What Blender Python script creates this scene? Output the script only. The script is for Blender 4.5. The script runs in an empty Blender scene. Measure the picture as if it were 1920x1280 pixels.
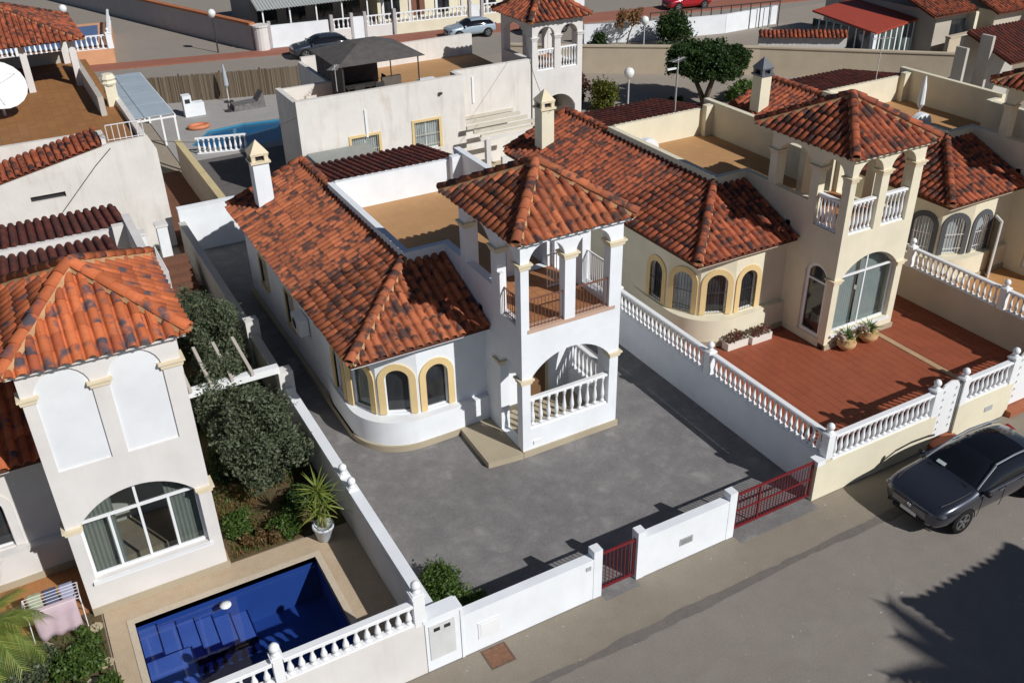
import bpy, bmesh, math, random
from math import sin, cos, pi, radians, sqrt, atan2, floor, ceil
from mathutils import Vector, Matrix, Quaternion
from mathutils.geometry import tessellate_polygon
random.seed(7)
S = bpy.context.scene
COL = S.collection

# ------------------------------------------------------------------ camera
CAMPOS = Vector((-10.79, -19.474, 17.0))
YAW, PITCH, ROLL = radians(28.411), radians(30.647), radians(-1.298)
fw = Vector((sin(YAW)*cos(PITCH), cos(YAW)*cos(PITCH), -sin(PITCH)))
rt = Vector((cos(YAW), -sin(YAW), 0)); up = rt.cross(fw)
r2 = cos(ROLL)*rt + sin(ROLL)*up; u2 = -sin(ROLL)*rt + cos(ROLL)*up
cd = bpy.data.cameras.new('camera'); cam = bpy.data.objects.new('camera', cd); COL.objects.link(cam)
cd.sensor_fit = 'HORIZONTAL'; cd.sensor_width = 36; cd.lens = 36*1760.5/1920; cd.clip_end = 1500; cd.clip_start = .1
M3 = Matrix((r2, u2, -fw)).transposed()
cam.matrix_world = Matrix.Translation(CAMPOS) @ M3.to_4x4()
S.camera = cam
# ------------------------------------------------------------------ world and sun
SUNV = Vector((.53, -1.2, 1.0)).normalized()
w = bpy.data.worlds.new('World'); S.world = w; w.use_nodes = True
nt = w.node_tree; nt.nodes.clear()
sky = nt.nodes.new('ShaderNodeTexSky'); sky.sky_type = 'NISHITA'; sky.sun_disc = False
sky.sun_elevation = math.asin(SUNV.z); sky.sun_rotation = atan2(SUNV.x, SUNV.y)
sky.air_density = .65; sky.dust_density = .2; sky.ozone_density = 1.0
bg = nt.nodes.new('ShaderNodeBackground'); bg.inputs[1].default_value = .058
wo = nt.nodes.new('ShaderNodeOutputWorld')
nt.links.new(sky.outputs[0], bg.inputs[0]); nt.links.new(bg.outputs[0], wo.inputs[0])
ld = bpy.data.lights.new('sun', 'SUN'); ld.energy = 5.0; ld.angle = radians(.5); ld.color = (1, .98, .95)
sun = bpy.data.objects.new('sun', ld); COL.objects.link(sun)
sun.rotation_euler = SUNV.to_track_quat('Z', 'Y').to_euler(); sun.location = (20, -40, 40)
S.view_settings.view_transform = 'Standard'; S.view_settings.look = 'None'
S.view_settings.exposure = -0.28; S.view_settings.gamma = 1; S.view_settings.use_curve_mapping = False

# ------------------------------------------------------------------ materials
def newmat(name):
    m = bpy.data.materials.new(name); m.use_nodes = True
    n = m.node_tree; b = n.nodes['Principled BSDF']
    return m, n, b
def noise(n, scale, detail=4, vec=None, rough=.55, dim='3D', wv=None):
    t = n.nodes.new('ShaderNodeTexNoise'); t.noise_dimensions = dim
    t.inputs['Scale'].default_value = scale; t.inputs['Detail'].default_value = detail; t.inputs['Roughness'].default_value = rough
    if vec is not None: n.links.new(vec, t.inputs['Vector'])
    if wv is not None: n.links.new(wv, t.inputs['W'])
    return t.outputs['Fac']
def ramp(n, fac, stops):
    r = n.nodes.new('ShaderNodeValToRGB'); e = r.color_ramp.elements
    while len(e) < len(stops): e.new(.5)
    for i, (p, c) in enumerate(stops): e[i].position = p; e[i].color = (*c, 1) if len(c) == 3 else c
    n.links.new(fac, r.inputs[0]); return r.outputs[0]
def mixc(n, fac, a, b, mode='MIX'):
    x = n.nodes.new('ShaderNodeMix'); x.data_type = 'RGBA'; x.blend_type = mode
    for s, v in ((0, fac), (6, a), (7, b)):
        if hasattr(v, 'default_value'): n.links.new(v, x.inputs[s])
        elif isinstance(v, (int, float)): x.inputs[s].default_value = v
        else: x.inputs[s].default_value = (*v, 1)
    return x.outputs[2]
def pos(n, sc=(1, 1, 1)):
    g = n.nodes.new('ShaderNodeNewGeometry')
    if sc == (1, 1, 1): return g.outputs['Position']
    v = n.nodes.new('ShaderNodeVectorMath'); v.operation = 'MULTIPLY'; v.inputs[1].default_value = sc
    n.links.new(g.outputs['Position'], v.inputs[0]); return v.outputs[0]
def bump(n, b, h, strength, dist=.02):
    k = n.nodes.new('ShaderNodeBump'); k.inputs['Strength'].default_value = strength; k.inputs['Distance'].default_value = dist
    n.links.new(h, k.inputs['Height']); n.links.new(k.outputs[0], b.inputs['Normal'])
def sc(c, k): return tuple(max(0, min(1, x*k)) for x in c)
_M = {}
def plain(name, c, rough=.7, var=.12, scale=2.0, bstr=.25, bscale=60, metal=0, spec=.35):
    if name in _M: return _M[name]
    m, n, b = newmat(name); p = pos(n)
    f = noise(n, scale, 5, p); f2 = noise(n, scale*9, 3, p)
    c1 = ramp(n, f, [(.3, sc(c, 1-var)), (.7, sc(c, 1+var))])
    c2 = mixc(n, .35, c1, ramp(n, f2, [(.3, sc(c, 1-var)), (.7, sc(c, 1+var))]))
    n.links.new(c2, b.inputs['Base Color']); b.inputs['Roughness'].default_value = rough
    b.inputs['Metallic'].default_value = metal; b.inputs['Specular IOR Level'].default_value = spec
    if bstr: bump(n, b, noise(n, bscale, 3, p), bstr, .006)
    _M[name] = m; return m
def stucco(name, c, dirt=(.5, .42, .32), amt=.25, streak=.5):
    if name in _M: return _M[name]
    m, n, b = newmat(name); p = pos(n)
    base = ramp(n, noise(n, 1.1, 6, p), [(.3, sc(c, .93)), (.7, sc(c, 1.04))])
    st = noise(n, 3.2, 5, pos(n, (1, 1, .14)), .6)
    fac = ramp(n, st, [(.52, (0, 0, 0)), (.8, (amt*streak,)*3)])
    c2 = mixc(n, fac, base, dirt)
    blot = ramp(n, noise(n, .7, 6, p, .65), [(.55, (0, 0, 0)), (.85, (amt,)*3)])
    c3 = mixc(n, blot, c2, dirt)
    n.links.new(c3, b.inputs['Base Color']); b.inputs['Roughness'].default_value = .88; b.inputs['Specular IOR Level'].default_value = .2
    bump(n, b, noise(n, 45, 4, p), .35, .008)
    _M[name] = m; return m
def claytile(name, joined, c=(.44, .136, .06), c2=(.28, .084, .046), dark=(.05, .036, .036), amt=.5, lichen=.25, thr=.49, bs=2.8):
    if name in _M: return _M[name]
    m, n, b = newmat(name); p = pos(n)
    if joined:
        g = n.nodes.new('ShaderNodeNewGeometry'); rnd = g.outputs['Random Per Island']
    else:
        g = n.nodes.new('ShaderNodeObjectInfo'); rnd = g.outputs['Random']
    mu = n.nodes.new('ShaderNodeMath'); mu.operation = 'MULTIPLY'; mu.inputs[1].default_value = 37.0; n.links.new(rnd, mu.inputs[0])
    base = ramp(n, rnd, [(0, c2), (.3, sc(c, .78)), (.7, c), (1, sc(c, 1.22))])
    fine = noise(n, 14, 4, p)
    base = mixc(n, ramp(n, fine, [(.35, (.0,)*3), (.75, (.35,)*3)]), base, sc(c2, .8))
    bl = noise(n, bs, 3, p, .5, '4D', mu.outputs[0])
    fac = ramp(n, bl, [(thr, (0, 0, 0)), (thr+.105, (min(1, amt*1.8),)*3)])
    base = mixc(n, fac, base, dark)
    li = ramp(n, noise(n, 2.1, 6, p, .7), [(.55, (0, 0, 0)), (.75, (lichen,)*3)])
    base = mixc(n, li, base, (.16, .12, .07))
    n.links.new(base, b.inputs['Base Color']); b.inputs['Roughness'].default_value = .82; b.inputs['Specular IOR Level'].default_value = .25
    bump(n, b, fine, .3, .01)
    _M[name] = m; return m
def gloss(name, c, rough=.08, metal=0, spec=.5, coat=0):
    if name in _M: return _M[name]
    m, n, b = newmat(name)
    b.inputs['Base Color'].default_value = (*c, 1); b.inputs['Roughness'].default_value = rough
    b.inputs['Metallic'].default_value = metal; b.inputs['Specular IOR Level'].default_value = spec
    b.inputs['Coat Weight'].default_value = coat; b.inputs['Coat Roughness'].default_value = .04
    _M[name] = m; return m
def glassm(name, c1, c2, scale=1.6):
    if name in _M: return _M[name]
    m, n, b = newmat(name); f = noise(n, scale, 2, pos(n, (1, 1, .4)))
    n.links.new(ramp(n, f, [(.35, c1), (.65, c2)]), b.inputs['Base Color'])
    b.inputs['Roughness'].default_value = .06; b.inputs['Specular IOR Level'].default_value = .6
    _M[name] = m; return m
def ground(name, cols, s1=.35, s2=2.5, s3=30, rough=.9, bstr=.4, stain=None, spots=False):
    if name in _M: return _M[name]
    m, n, b = newmat(name); p = pos(n)
    a = ramp(n, noise(n, s1, 6, p, .6), [(.3, cols[0]), (.55, cols[1]), (.75, cols[2])])
    q = ramp(n, noise(n, s2, 6, p, .65), [(.3, cols[2]), (.5, cols[1]), (.72, cols[0])])
    c = mixc(n, .5, a, q)
    fine = noise(n, s3, 4, p, .7)
    c = mixc(n, .35, c, ramp(n, fine, [(.3, sc(cols[1], .6)), (.7, sc(cols[1], 1.35))]))
    if stain:
        c = mixc(n, ramp(n, noise(n, stain[1], 5, p, .6), [(.56, (0, 0, 0)), (.72, (stain[2],)*3)]), c, stain[0])
    if spots:
        c = mixc(n, ramp(n, noise(n, 5.5, 3, p, .5), [(.70, (0, 0, 0)), (.74, (.6,)*3)]), c, (.5, .48, .44))
        c = mixc(n, ramp(n, noise(n, 2.2, 8, pos(n, (.25, 2.2, 1)), .7), [(.60, (0, 0, 0)), (.75, (.35,)*3)]), c, sc(cols[0], .7))
    n.links.new(c, b.inputs['Base Color']); b.inputs['Roughness'].default_value = rough; b.inputs['Specular IOR Level'].default_value = .25
    bump(n, b, fine, bstr, .01)
    _M[name] = m; return m
def leafm(name, c1, c2, rough=.5):
    if name in _M: return _M[name]
    m, n, b = newmat(name)
    g = n.nodes.new('ShaderNodeNewGeometry'); o = n.nodes.new('ShaderNodeObjectInfo')
    ad = n.nodes.new('ShaderNodeMath'); ad.operation = 'ADD'; n.links.new(g.outputs['Random Per Island'], ad.inputs[0]); n.links.new(o.outputs['Random'], ad.inputs[1])
    fr = n.nodes.new('ShaderNodeMath'); fr.operation = 'FRACT'; n.links.new(ad.outputs[0], fr.inputs[0])
    n.links.new(ramp(n, fr.outputs[0], [(0, c1), (.6, tuple((a+b_)/2 for a, b_ in zip(c1, c2))), (1, c2)]), b.inputs['Base Color'])
    b.inputs['Roughness'].default_value = rough; b.inputs['Specular IOR Level'].default_value = .3
    tr = n.nodes.new('ShaderNodeBsdfTranslucent'); tr.inputs[0].default_value = (*sc(c2, 1.2), 1)
    ms = n.nodes.new('ShaderNodeMixShader'); ms.inputs[0].default_value = .22
    n.links.new(b.outputs[0], ms.inputs[1]); n.links.new(tr.outputs[0], ms.inputs[2])
    n.links.new(ms.outputs[0], n.nodes['Material Output'].inputs[0])
    _M[name] = m; return m
def waterm(name, tint, rough=.02):
    if name in _M: return _M[name]
    m, n, b = newmat(name); n.nodes.remove(b)
    t = n.nodes.new('ShaderNodeBsdfTransparent'); t.inputs[0].default_value = (*tint, 1)
    g = n.nodes.new('ShaderNodeBsdfGlossy'); g.inputs['Roughness'].default_value = rough
    lw = n.nodes.new('ShaderNodeLayerWeight'); lw.inputs[0].default_value = .5
    pw = n.nodes.new('ShaderNodeMath'); pw.operation = 'POWER'; pw.inputs[1].default_value = 4.5; n.links.new(lw.outputs['Facing'], pw.inputs[0])
    fr = n.nodes.new('ShaderNodeMath'); fr.operation = 'MULTIPLY_ADD'; fr.inputs[1].default_value = .95; fr.inputs[2].default_value = .03; n.links.new(pw.outputs[0], fr.inputs[0])
    k = n.nodes.new('ShaderNodeBump'); k.inputs['Strength'].default_value = .04; k.inputs['Distance'].default_value = .03
    n.links.new(noise(n, 2.6, 3, pos(n)), k.inputs['Height']); n.links.new(k.outputs[0], g.inputs['Normal']); n.links.new(k.outputs[0], lw.inputs['Normal'])
    ms = n.nodes.new('ShaderNodeMixShader'); n.links.new(fr.outputs[0], ms.inputs[0]); n.links.new(t.outputs[0], ms.inputs[1]); n.links.new(g.outputs[0], ms.inputs[2])
    n.links.new(ms.outputs[0], n.nodes['Material Output'].inputs[0])
    _M[name] = m; return m
def brickm(name, c1, c2, mortar, w, h, scale=1.0):
    if name in _M: return _M[name]
    m, n, b = newmat(name); p = pos(n)
    t = n.nodes.new('ShaderNodeTexBrick'); n.links.new(p, t.inputs['Vector'])
    t.inputs['Color1'].default_value = (*c1, 1); t.inputs['Color2'].default_value = (*c2, 1); t.inputs['Mortar'].default_value = (*mortar, 1)
    t.inputs['Scale'].default_value = scale; t.inputs['Brick Width'].default_value = w; t.inputs['Row Height'].default_value = h; t.inputs['Mortar Size'].default_value = .012
    t.offset = 0
    c = mixc(n, ramp(n, noise(n, .8, 6, p, .65), [(.4, (0, 0, 0)), (.75, (.4,)*3)]), t.outputs[0], sc(c1, .72))
    n.links.new(c, b.inputs['Base Color']); b.inputs['Roughness'].default_value = .75; b.inputs['Specular IOR Level'].default_value = .3
    bump(n, b, noise(n, 40, 3, p), .2, .005)
    _M[name] = m; return m

# ------------------------------------------------------------------ mesh helpers
class MB:
    def __init__(s): s.v = []; s.f = []
    def add(s, vs, fs):
        o = len(s.v); s.v += [tuple(x) for x in vs]; s.f += [tuple(i+o for i in f) for f in fs]; return s
    def box(s, x0, x1, y0, y1, z0, z1):
        return s.add([(x0, y0, z0), (x1, y0, z0), (x1, y1, z0), (x0, y1, z0), (x0, y0, z1), (x1, y0, z1), (x1, y1, z1), (x0, y1, z1)],
                     [(0, 3, 2, 1), (4, 5, 6, 7), (0, 1, 5, 4), (1, 2, 6, 5), (2, 3, 7, 6), (3, 0, 4, 7)])
    def obox(s, c, size, rz=0, M=None):
        R = M or Matrix.Rotation(rz, 3, 'Z'); h = Vector(size)/2; c = Vector(c); o = len(s.v)
        pts = [c + R @ Vector((sx*h.x, sy*h.y, sz*h.z)) for sz in (-1, 1) for sx, sy in ((-1, -1), (1, -1), (1, 1), (-1, 1))]
        return s.add(pts, [(0, 3, 2, 1), (4, 5, 6, 7), (0, 1, 5, 4), (1, 2, 6, 5), (2, 3, 7, 6), (3, 0, 4, 7)])
    def bar(s, a, b, wd, ht=None):
        a = Vector(a); b = Vector(b); d = b-a; L = d.length
        if L < 1e-6: return s
        q = d.to_track_quat('X', 'Z').to_matrix()
        return s.obox((a+b)/2, (L, wd, ht or wd), M=q)
    def tube(s, pts, rad, seg=6, cap=True):
        pts = [Vector(p) for p in pts]; n = len(pts)
        if not isinstance(rad, (list, tuple)): rad = [rad]*n
        o = len(s.v); vs = []; fs = []
        for i, p in enumerate(pts):
            d = (pts[min(i+1, n-1)] - pts[max(i-1, 0)]).normalized()
            q = d.to_track_quat('Z', 'Y').to_matrix()
            for k in range(seg):
                a = 2*pi*k/seg; vs.append(p + q @ Vector((cos(a)*rad[i], sin(a)*rad[i], 0)))
        for i in range(n-1):
            for k in range(seg):
                k2 = (k+1) % seg; fs.append((i*seg+k, i*seg+k2, (i+1)*seg+k2, (i+1)*seg+k))
        if cap: fs.append(tuple(range(seg))[::-1]); fs.append(tuple((n-1)*seg+k for k in range(seg)))
        return s.add(vs, fs)
    def lathe(s, prof, c=(0, 0, 0), seg=10, rot0=0):
        vs = []; fs = []; n = len(prof)
        for r, z in prof:
            for k in range(seg):
                a = 2*pi*k/seg + rot0; vs.append((c[0]+r*cos(a), c[1]+r*sin(a), c[2]+z))
        for i in range(n-1):
            for k in range(seg):
                k2 = (k+1) % seg; fs.append((i*seg+k, i*seg+k2, (i+1)*seg+k2, (i+1)*seg+k))
        fs.append(tuple(range(seg))[::-1]); fs.append(tuple((n-1)*seg+k for k in range(seg)))
        return s.add(vs, fs)
    def panel(s, outer, holes, t, o, u, v):
        """flat slab: outline and holes in (a, b); point = o + a*u + b*v; thickness t behind the face (against u x v)"""
        o = Vector(o); u = Vector(u).normalized(); v = Vector(v).normalized(); n = u.cross(v)
        loops = [outer] + list(holes); flat = [p for l in loops for p in l]
        tris = tessellate_polygon([[Vector((a, b, 0)) for a, b in l] for l in loops])
        N = len(flat); vs = [o+a*u+b*v for a, b in flat] + [o+a*u+b*v-t*n for a, b in flat]; fs = []
        for tr in tris:
            a, b, c = (flat[i] for i in tr)
            cr = (b[0]-a[0])*(c[1]-a[1]) - (b[1]-a[1])*(c[0]-a[0])
            if abs(cr) < 1e-9: continue
            t3 = tr if cr > 0 else tr[::-1]
            fs.append(tuple(t3)); fs.append(tuple(i+N for i in t3[::-1]))
        k = 0
        for li, l in enumerate(loops):
            ar = sum(l[i][0]*l[(i+1) % len(l)][1] - l[(i+1) % len(l)][0]*l[i][1] for i in range(len(l)))
            for i in range(len(l)):
                a, b = k+i, k+(i+1) % len(l)
                f = (a, a+N, b+N, b)
                if (ar < 0) != (li > 0): f = f[::-1]
                fs.append(f)
            k += len(l)
        return s.add(vs, fs)
    def prism(s, poly, z0, z1):
        return s.panel(poly, [], z1-z0, (0, 0, z1), (1, 0, 0), (0, 1, 0))
    def build(s, name, mat, parent=None, smooth=False, kind=None):
        me = bpy.data.meshes.new(name); me.from_pydata(s.v, [], s.f); me.update()
        if mat: me.materials.append(mat)
        if smooth: me.polygons.foreach_set('use_smooth', [True]*len(me.polygons))
        o = bpy.data.objects.new(name, me); COL.objects.link(o)
        if parent: o.parent = parent
        if kind: o['kind'] = kind
        return o
def shared(name, me, parent, M):
    o = bpy.data.objects.new(name, me); COL.objects.link(o); o.parent = parent; o.matrix_basis = M; return o
def tag(o, label, cat, group=None):
    o['label'] = label; o['category'] = cat
    if group: o['group'] = group
    return o
def thing(name, loc, label, cat, group=None, rz=0):
    o = bpy.data.objects.new(name, None); o.empty_display_size = .3; COL.objects.link(o)
    o.location = loc; o.rotation_euler = (0, 0, rz); return tag(o, label, cat, group)
def struct(o): o['kind'] = 'structure'; return o
def arch(x0, x1, z0, zs, zt, n=12):
    """opening outline: flat bottom z0, springing zs, crown zt"""
    c = (x0+x1)/2; a = (x1-x0)/2; h = zt-zs
    pts = [(x0, z0), (x1, z0)]
    if h >= a*.98: r = a; cz = zs; A0 = 0
    else: r = (a*a+h*h)/(2*h); cz = zt-r; A0 = math.acos(min(1, a/r))
    for i in range(n+1):
        t = A0 + (pi-2*A0)*i/n
        pts.append((c+r*cos(t), cz+r*sin(t)))
    return pts
def rect(x0, x1, z0, z1): return [(x0, z0), (x1, z0), (x1, z1), (x0, z1)]
def grow(pts, d):
    """offset an opening outline outwards (bottom edge stays)"""
    xs = [p[0] for p in pts]; c = (min(xs)+max(xs))/2; a = (max(xs)-min(xs))/2; zb = pts[0][1]
    zt = max(p[1] for p in pts); out = []
    n = len(pts)
    for i, p in enumerate(pts):
        if p[1] <= zb+1e-6: out.append((p[0] + (d if p[0] > c else -d), p[1])); continue
        q0 = Vector(pts[(i-1) % n]); q1 = Vector(pts[(i+1) % n]); t = (q1-q0).normalized(); nn = Vector((t.y, -t.x))
        out.append((p[0]+nn.x*d, p[1]+nn.y*d))
    return out
# ------------------------------------------------------------------ common materials
WHITE = stucco('white_render', (.80, .83, .86), (.52, .49, .44), .2)
CREAM = stucco('cream_render', (.75, .695, .535), (.5, .4, .26), .2)
IVORY = stucco('ivory_render', (.715, .69, .665), (.5, .42, .34), .3, .7)
OLDWHITE = stucco('weathered_white_render', (.73, .70, .655), (.42, .34, .26), .45, 1.0)
YELLOW = stucco('yellow_trim', (.72, .54, .27), (.5, .36, .16), .25)
CAPST = stucco('cream_stone', (.74, .64, .46), (.5, .4, .26), .25)
GREYTRIM = stucco('grey_trim', (.10, .105, .115), (.07, .07, .07), .2)
PLINTH = stucco('beige_plinth', (.42, .36, .26), (.28, .22, .15), .3)
WPAINT = plain('white_paint', (.82, .83, .84), .55, .04, 3, .05)
PVC = plain('white_frame', (.80, .81, .82), .35, .03, 3, 0)
DARKIN = plain('dark_interior', (.035, .033, .035), .9, .2, 2, 0)
CLAYBED = plain('clay_underlay', (.10, .035, .02), .9, .3, 3, 0)
MORTAR = plain('mortar', (.48, .29, .15), .95, .25, 6, .4)
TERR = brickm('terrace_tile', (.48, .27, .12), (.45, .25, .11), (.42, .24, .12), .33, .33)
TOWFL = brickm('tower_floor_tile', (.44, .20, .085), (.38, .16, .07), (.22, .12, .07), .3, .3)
GL_DARK = glassm('dark_glass', (.012, .014, .018), (.035, .04, .045))
GL_GREEN = glassm('greenish_glass', (.03, .045, .045), (.10, .13, .12))
CLEAR = waterm('clear_glass', (.78, .81, .80), .02)
GL_CURT = glassm('curtained_glass', (.26, .31, .33), (.40, .46, .48), 3.5)
IRON_W = plain('white_iron', (.78, .75, .76), .5, .04, 3, 0)
IRON_D = plain('dark_iron', (.05, .045, .045), .5, .1, 3, 0)
BROWNIRON = plain('brown_iron', (.20, .09, .06), .5, .1, 3, 0)

# ------------------------------------------------------------------ clay tile roofs
TW, TE, TL = .275, .40, .455
PROF = [(0, .002), (.03, -.004), (.062, .0), (.075, .052), (.11, .095), (.168, .113), (.226, .095), (.262, .052), (.275, .002)]
def tile_faces():
    up_ = []; vs = []
    for a, h in PROF: vs.append((a, 0, h+.020))
    for a, h in PROF: vs.append((a, TL, h))
    for a, h in PROF: vs.append((a, .004, max(h-.03, -.012)+.012))
    n = len(PROF); fs = []
    for i in range(n-1):
        fs.append((i, i+1, n+i+1, n+i)); fs.append((2*n+i, 2*n+i+1, i+1, i))
    return vs, fs
TV, TF = tile_faces()
_tm = {}
def tile_mesh(mat):
    if mat.name not in _tm:
        me = bpy.data.meshes.new('roof_tile'); me.from_pydata(TV, [], TF); me.update(); me.materials.append(mat)
        me.polygons.foreach_set('use_smooth', [True]*len(me.polygons)); _tm[mat.name] = me
    return _tm[mat.name]
def clip(poly, planes):
    for (nx, ny, d) in planes:
        out = []; m = len(poly)
        for i in range(m):
            a = poly[i]; b = poly[(i+1) % m]; da = a[0]*nx+a[1]*ny-d; db = b[0]*nx+b[1]*ny-d
            if da >= 0: out.append(a)
            if (da >= 0) != (db >= 0):
                t = da/(da-db); out.append(tuple(a[k]+(b[k]-a[k])*t for k in range(3)))
        poly = out
        if len(poly) < 3: return []
    return poly
def tile_plane(P, overhang=.06):
    """P: convex roof plane, P[0]-P[1] is the eave. Gives full tile matrices and a mesh of the tiles cut at hips."""
    P = [Vector(p) for p in P]; n = (P[1]-P[0]).cross(P[2]-P[0]).normalized()
    if n.z < 0: n = -n
    u = (P[1]-P[0]).normalized(); v = n.cross(u)
    if v.z < 0: u = -u; v = n.cross(u)
    o = P[0]; Q = [((p-o).dot(u), (p-o).dot(v)) for p in P]
    ar = sum(Q[i][0]*Q[(i+1) % len(Q)][1]-Q[(i+1) % len(Q)][0]*Q[i][1] for i in range(len(Q)))
    if ar < 0: Q = Q[::-1]
    planes = []
    for i in range(len(Q)):
        a = Vector(Q[i]); b = Vector(Q[(i+1) % len(Q)]); e = (b-a).normalized(); nn = Vector((-e.y, e.x))
        d = nn.dot(a) - (overhang if abs(e.y) < .02 and abs(a.y) < .02 else 0.0); planes.append((nn.x, nn.y, d))
    u0 = min(q[0] for q in Q); u1 = max(q[0] for q in Q); v1 = max(q[1] for q in Q)
    B = Matrix((u, v, n)).transposed()
    full = []; cut = MB()
    nc = max(1, round((u1-u0)/TW)); w_ = (u1-u0)/nc
    for j in range(int(ceil((v1+overhang)/TE))+1):
        vv = -overhang + j*TE
        for i in range(nc):
            uu = u0 + i*w_
            cor = [(uu+.005, vv), (uu+TW-.005, vv), (uu+TW-.005, vv+TE), (uu+.005, vv+TE)]
            ins = [all(c[0]*p[0]+c[1]*p[1]-p[2] >= -.012 for p in planes) for c in cor]
            jit = Matrix.Rotation(random.gauss(0, .009), 3, 'Z') @ Matrix.Rotation(random.gauss(0, .007), 3, 'X')
            org = o + uu*u + (vv+random.gauss(0, .008))*v + (.012+random.uniform(0, .005))*n
            if all(ins):
                full.append(Matrix.Translation(org) @ (B @ jit).to_4x4())
            else:
                for f in TF:
                    pl = clip([(TV[k][0]+uu, TV[k][1]+vv, TV[k][2]) for k in f], planes)
                    if len(pl) >= 3: cut.add([o+a*u+b*v+(h+.014)*n for a, b, h in pl], [tuple(range(len(pl)))])
    return full, cut
def weld_build(mb, name, mat, parent):
    o = mb.build(name, mat, parent, smooth=False, kind='stuff')
    bm = bmesh.new(); bm.from_mesh(o.data); bmesh.ops.remove_doubles(bm, verts=bm.verts, dist=.0006); bm.to_mesh(o.data); bm.free()
    return o
CR, CLN = .15, .44
def cap_mesh(mat):
    key = 'cap'+mat.name
    if key not in _tm:
        vs = []; n = 8
        for y, r, dz in ((0, CR, .03), (CLN, CR*.86, 0)):
            for k in range(n+1): t = pi*k/n; vs.append((cos(t)*r, y, sin(t)*r*.85+dz))
        for k in range(n+1): t = pi*k/n; vs.append((cos(t)*CR*.8, .004, sin(t)*CR*.68+.02))
        fs = []
        for k in range(n): fs.append((k+1, k, n+1+k, n+2+k)); fs.append((2*n+2+k+1, 2*n+2+k, k, k+1))
        me = bpy.data.meshes.new('ridge_tile'); me.from_pydata(vs, [], [f[::-1] for f in fs]); me.update(); me.materials.append(mat)
        me.polygons.foreach_set('use_smooth', [True]*len(me.polygons)); _tm[key] = me
    return _tm[key]
def ridge(parent, a, b, mat, lift=.085, side=None):
    """row of ridge tiles from the low end a to the high end b, on a mortar bed"""
    a = Vector(a); b = Vector(b); d = b-a; L = d.length; y = d.normalized()
    x = y.cross(Vector((0, 0, 1))).normalized(); z = x.cross(y); n = max(1, round(L/.38)); st = L/n
    me = cap_mesh(mat); B = Matrix((x, y, z)).transposed()
    for i in range(n):
        p = a + y*(i*st) + z*lift
        j = Matrix.Rotation(random.gauss(0, .02), 3, 'Z')
        shared('ridge_tile', me, parent, Matrix.Translation(p) @ (B @ j).to_4x4())
    mb = MB(); mb.add([a+x*.165-z*.03, b+x*.155-z*.03, b+x*.10+z*(lift+.012), a+x*.11+z*(lift+.012),
                       a-x*.165-z*.03, b-x*.155-z*.03, b-x*.10+z*(lift+.012), a-x*.11+z*(lift+.012)],
                      [(0, 1, 2, 3), (7, 6, 5, 4), (0, 3, 7, 4), (1, 5, 6, 2)])
    mb.build('mortar_bed', MORTAR, parent)
_bal = {}
def baluster_mesh(h, r, mat):
    key = (round(h, 3), round(r, 3), mat.name)
    if key not in _bal:
        p = [(.95, 0), (.95, .09), (.5, .11), (.62, .16), (1.0, .30), (.92, .40), (.55, .62), (.42, .76), (.5, .82), (.75, .85), (.5, .88), (.9, .91), (.9, 1)]
        me = MB().lathe([(a*r, z*h) for a, z in p], seg=8)
        m = bpy.data.meshes.new('baluster'); m.from_pydata(me.v, [], me.f); m.update(); m.materials.append(mat)
        m.polygons.foreach_set('use_smooth', [True]*len(m.polygons)); _bal[key] = m
    return _bal[key]
def balustrade(parent, p0, p1, z0, z1, sp=.235, mat=None, rail=.09, wd=.17, r=.062, ends=True):
    """base rail, row of balusters, top rail between two points, heights z0..z1"""
    mat = mat or WPAINT; a = Vector((*p0, 0)); b = Vector((*p1, 0)); d = b-a; L = d.length; d.normalize()
    n = max(1, int(round(L/sp))); s = L/n
    me = baluster_mesh(z1-z0-rail-.05, r, mat)
    for i in range(n):
        q = a + d*(s*(i+.5)); shared('baluster', me, parent, Matrix.Translation((q.x, q.y, z0+.05)))
    MB().bar((a.x, a.y, z0+.025), (b.x, b.y, z0+.025), wd*.85, .05).build('base_rail', mat, parent)
    mb = MB(); mb.bar((a.x, a.y, z1-rail*.5), (b.x, b.y, z1-rail*.5), wd, rail*.62); mb.bar((a.x, a.y, z1-.018), (b.x, b.y, z1-.018), wd*.8, .036)
    mb.bar((a.x, a.y, z1-rail*.85), (b.x, b.y, z1-rail*.85), wd*.72, rail*.3)
    mb.build('top_rail', mat, parent)
def post(parent, x, y, z0, z1, wd=.26, mat=None, ball=True):
    mat = mat or WPAINT; mb = MB()
    mb.box(x-wd/2, x+wd/2, y-wd/2, y+wd/2, z0, z1); mb.box(x-wd/2-.03, x+wd/2+.03, y-wd/2-.03, y+wd/2+.03, z1-.08, z1-.02)
    p = mb.build('post', mat, parent)
    if ball:
        f = MB().lathe([(.03, 0), (.09, .01), (.09, .03), (.045, .05), (.05, .07), (.095, .12), (.11, .17), (.1, .22), (.06, .27), (.02, .29)], (x, y, z1), 12)
        f.build('finial', mat, p, smooth=True)
def railing(parent, a, b, z0, z1, mat, sp=.11, r=.011):
    a = Vector((*a, 0)); b = Vector((*b, 0)); d = b-a; n = max(1, int(d.length/sp)); mb = MB()
    for i in range(n+1):
        q = a+d*(i/n); mb.tube([(q.x, q.y, z0), (q.x, q.y, z1)], r, 4)
    mb.bar((a.x, a.y, z1), (b.x, b.y, z1), .045, .03); mb.bar((a.x, a.y, z0+.05), (b.x, b.y, z0+.05), .03, .02)
    return mb.build('railing', mat, parent)
Z3 = Vector((0, 0, 1))
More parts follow.
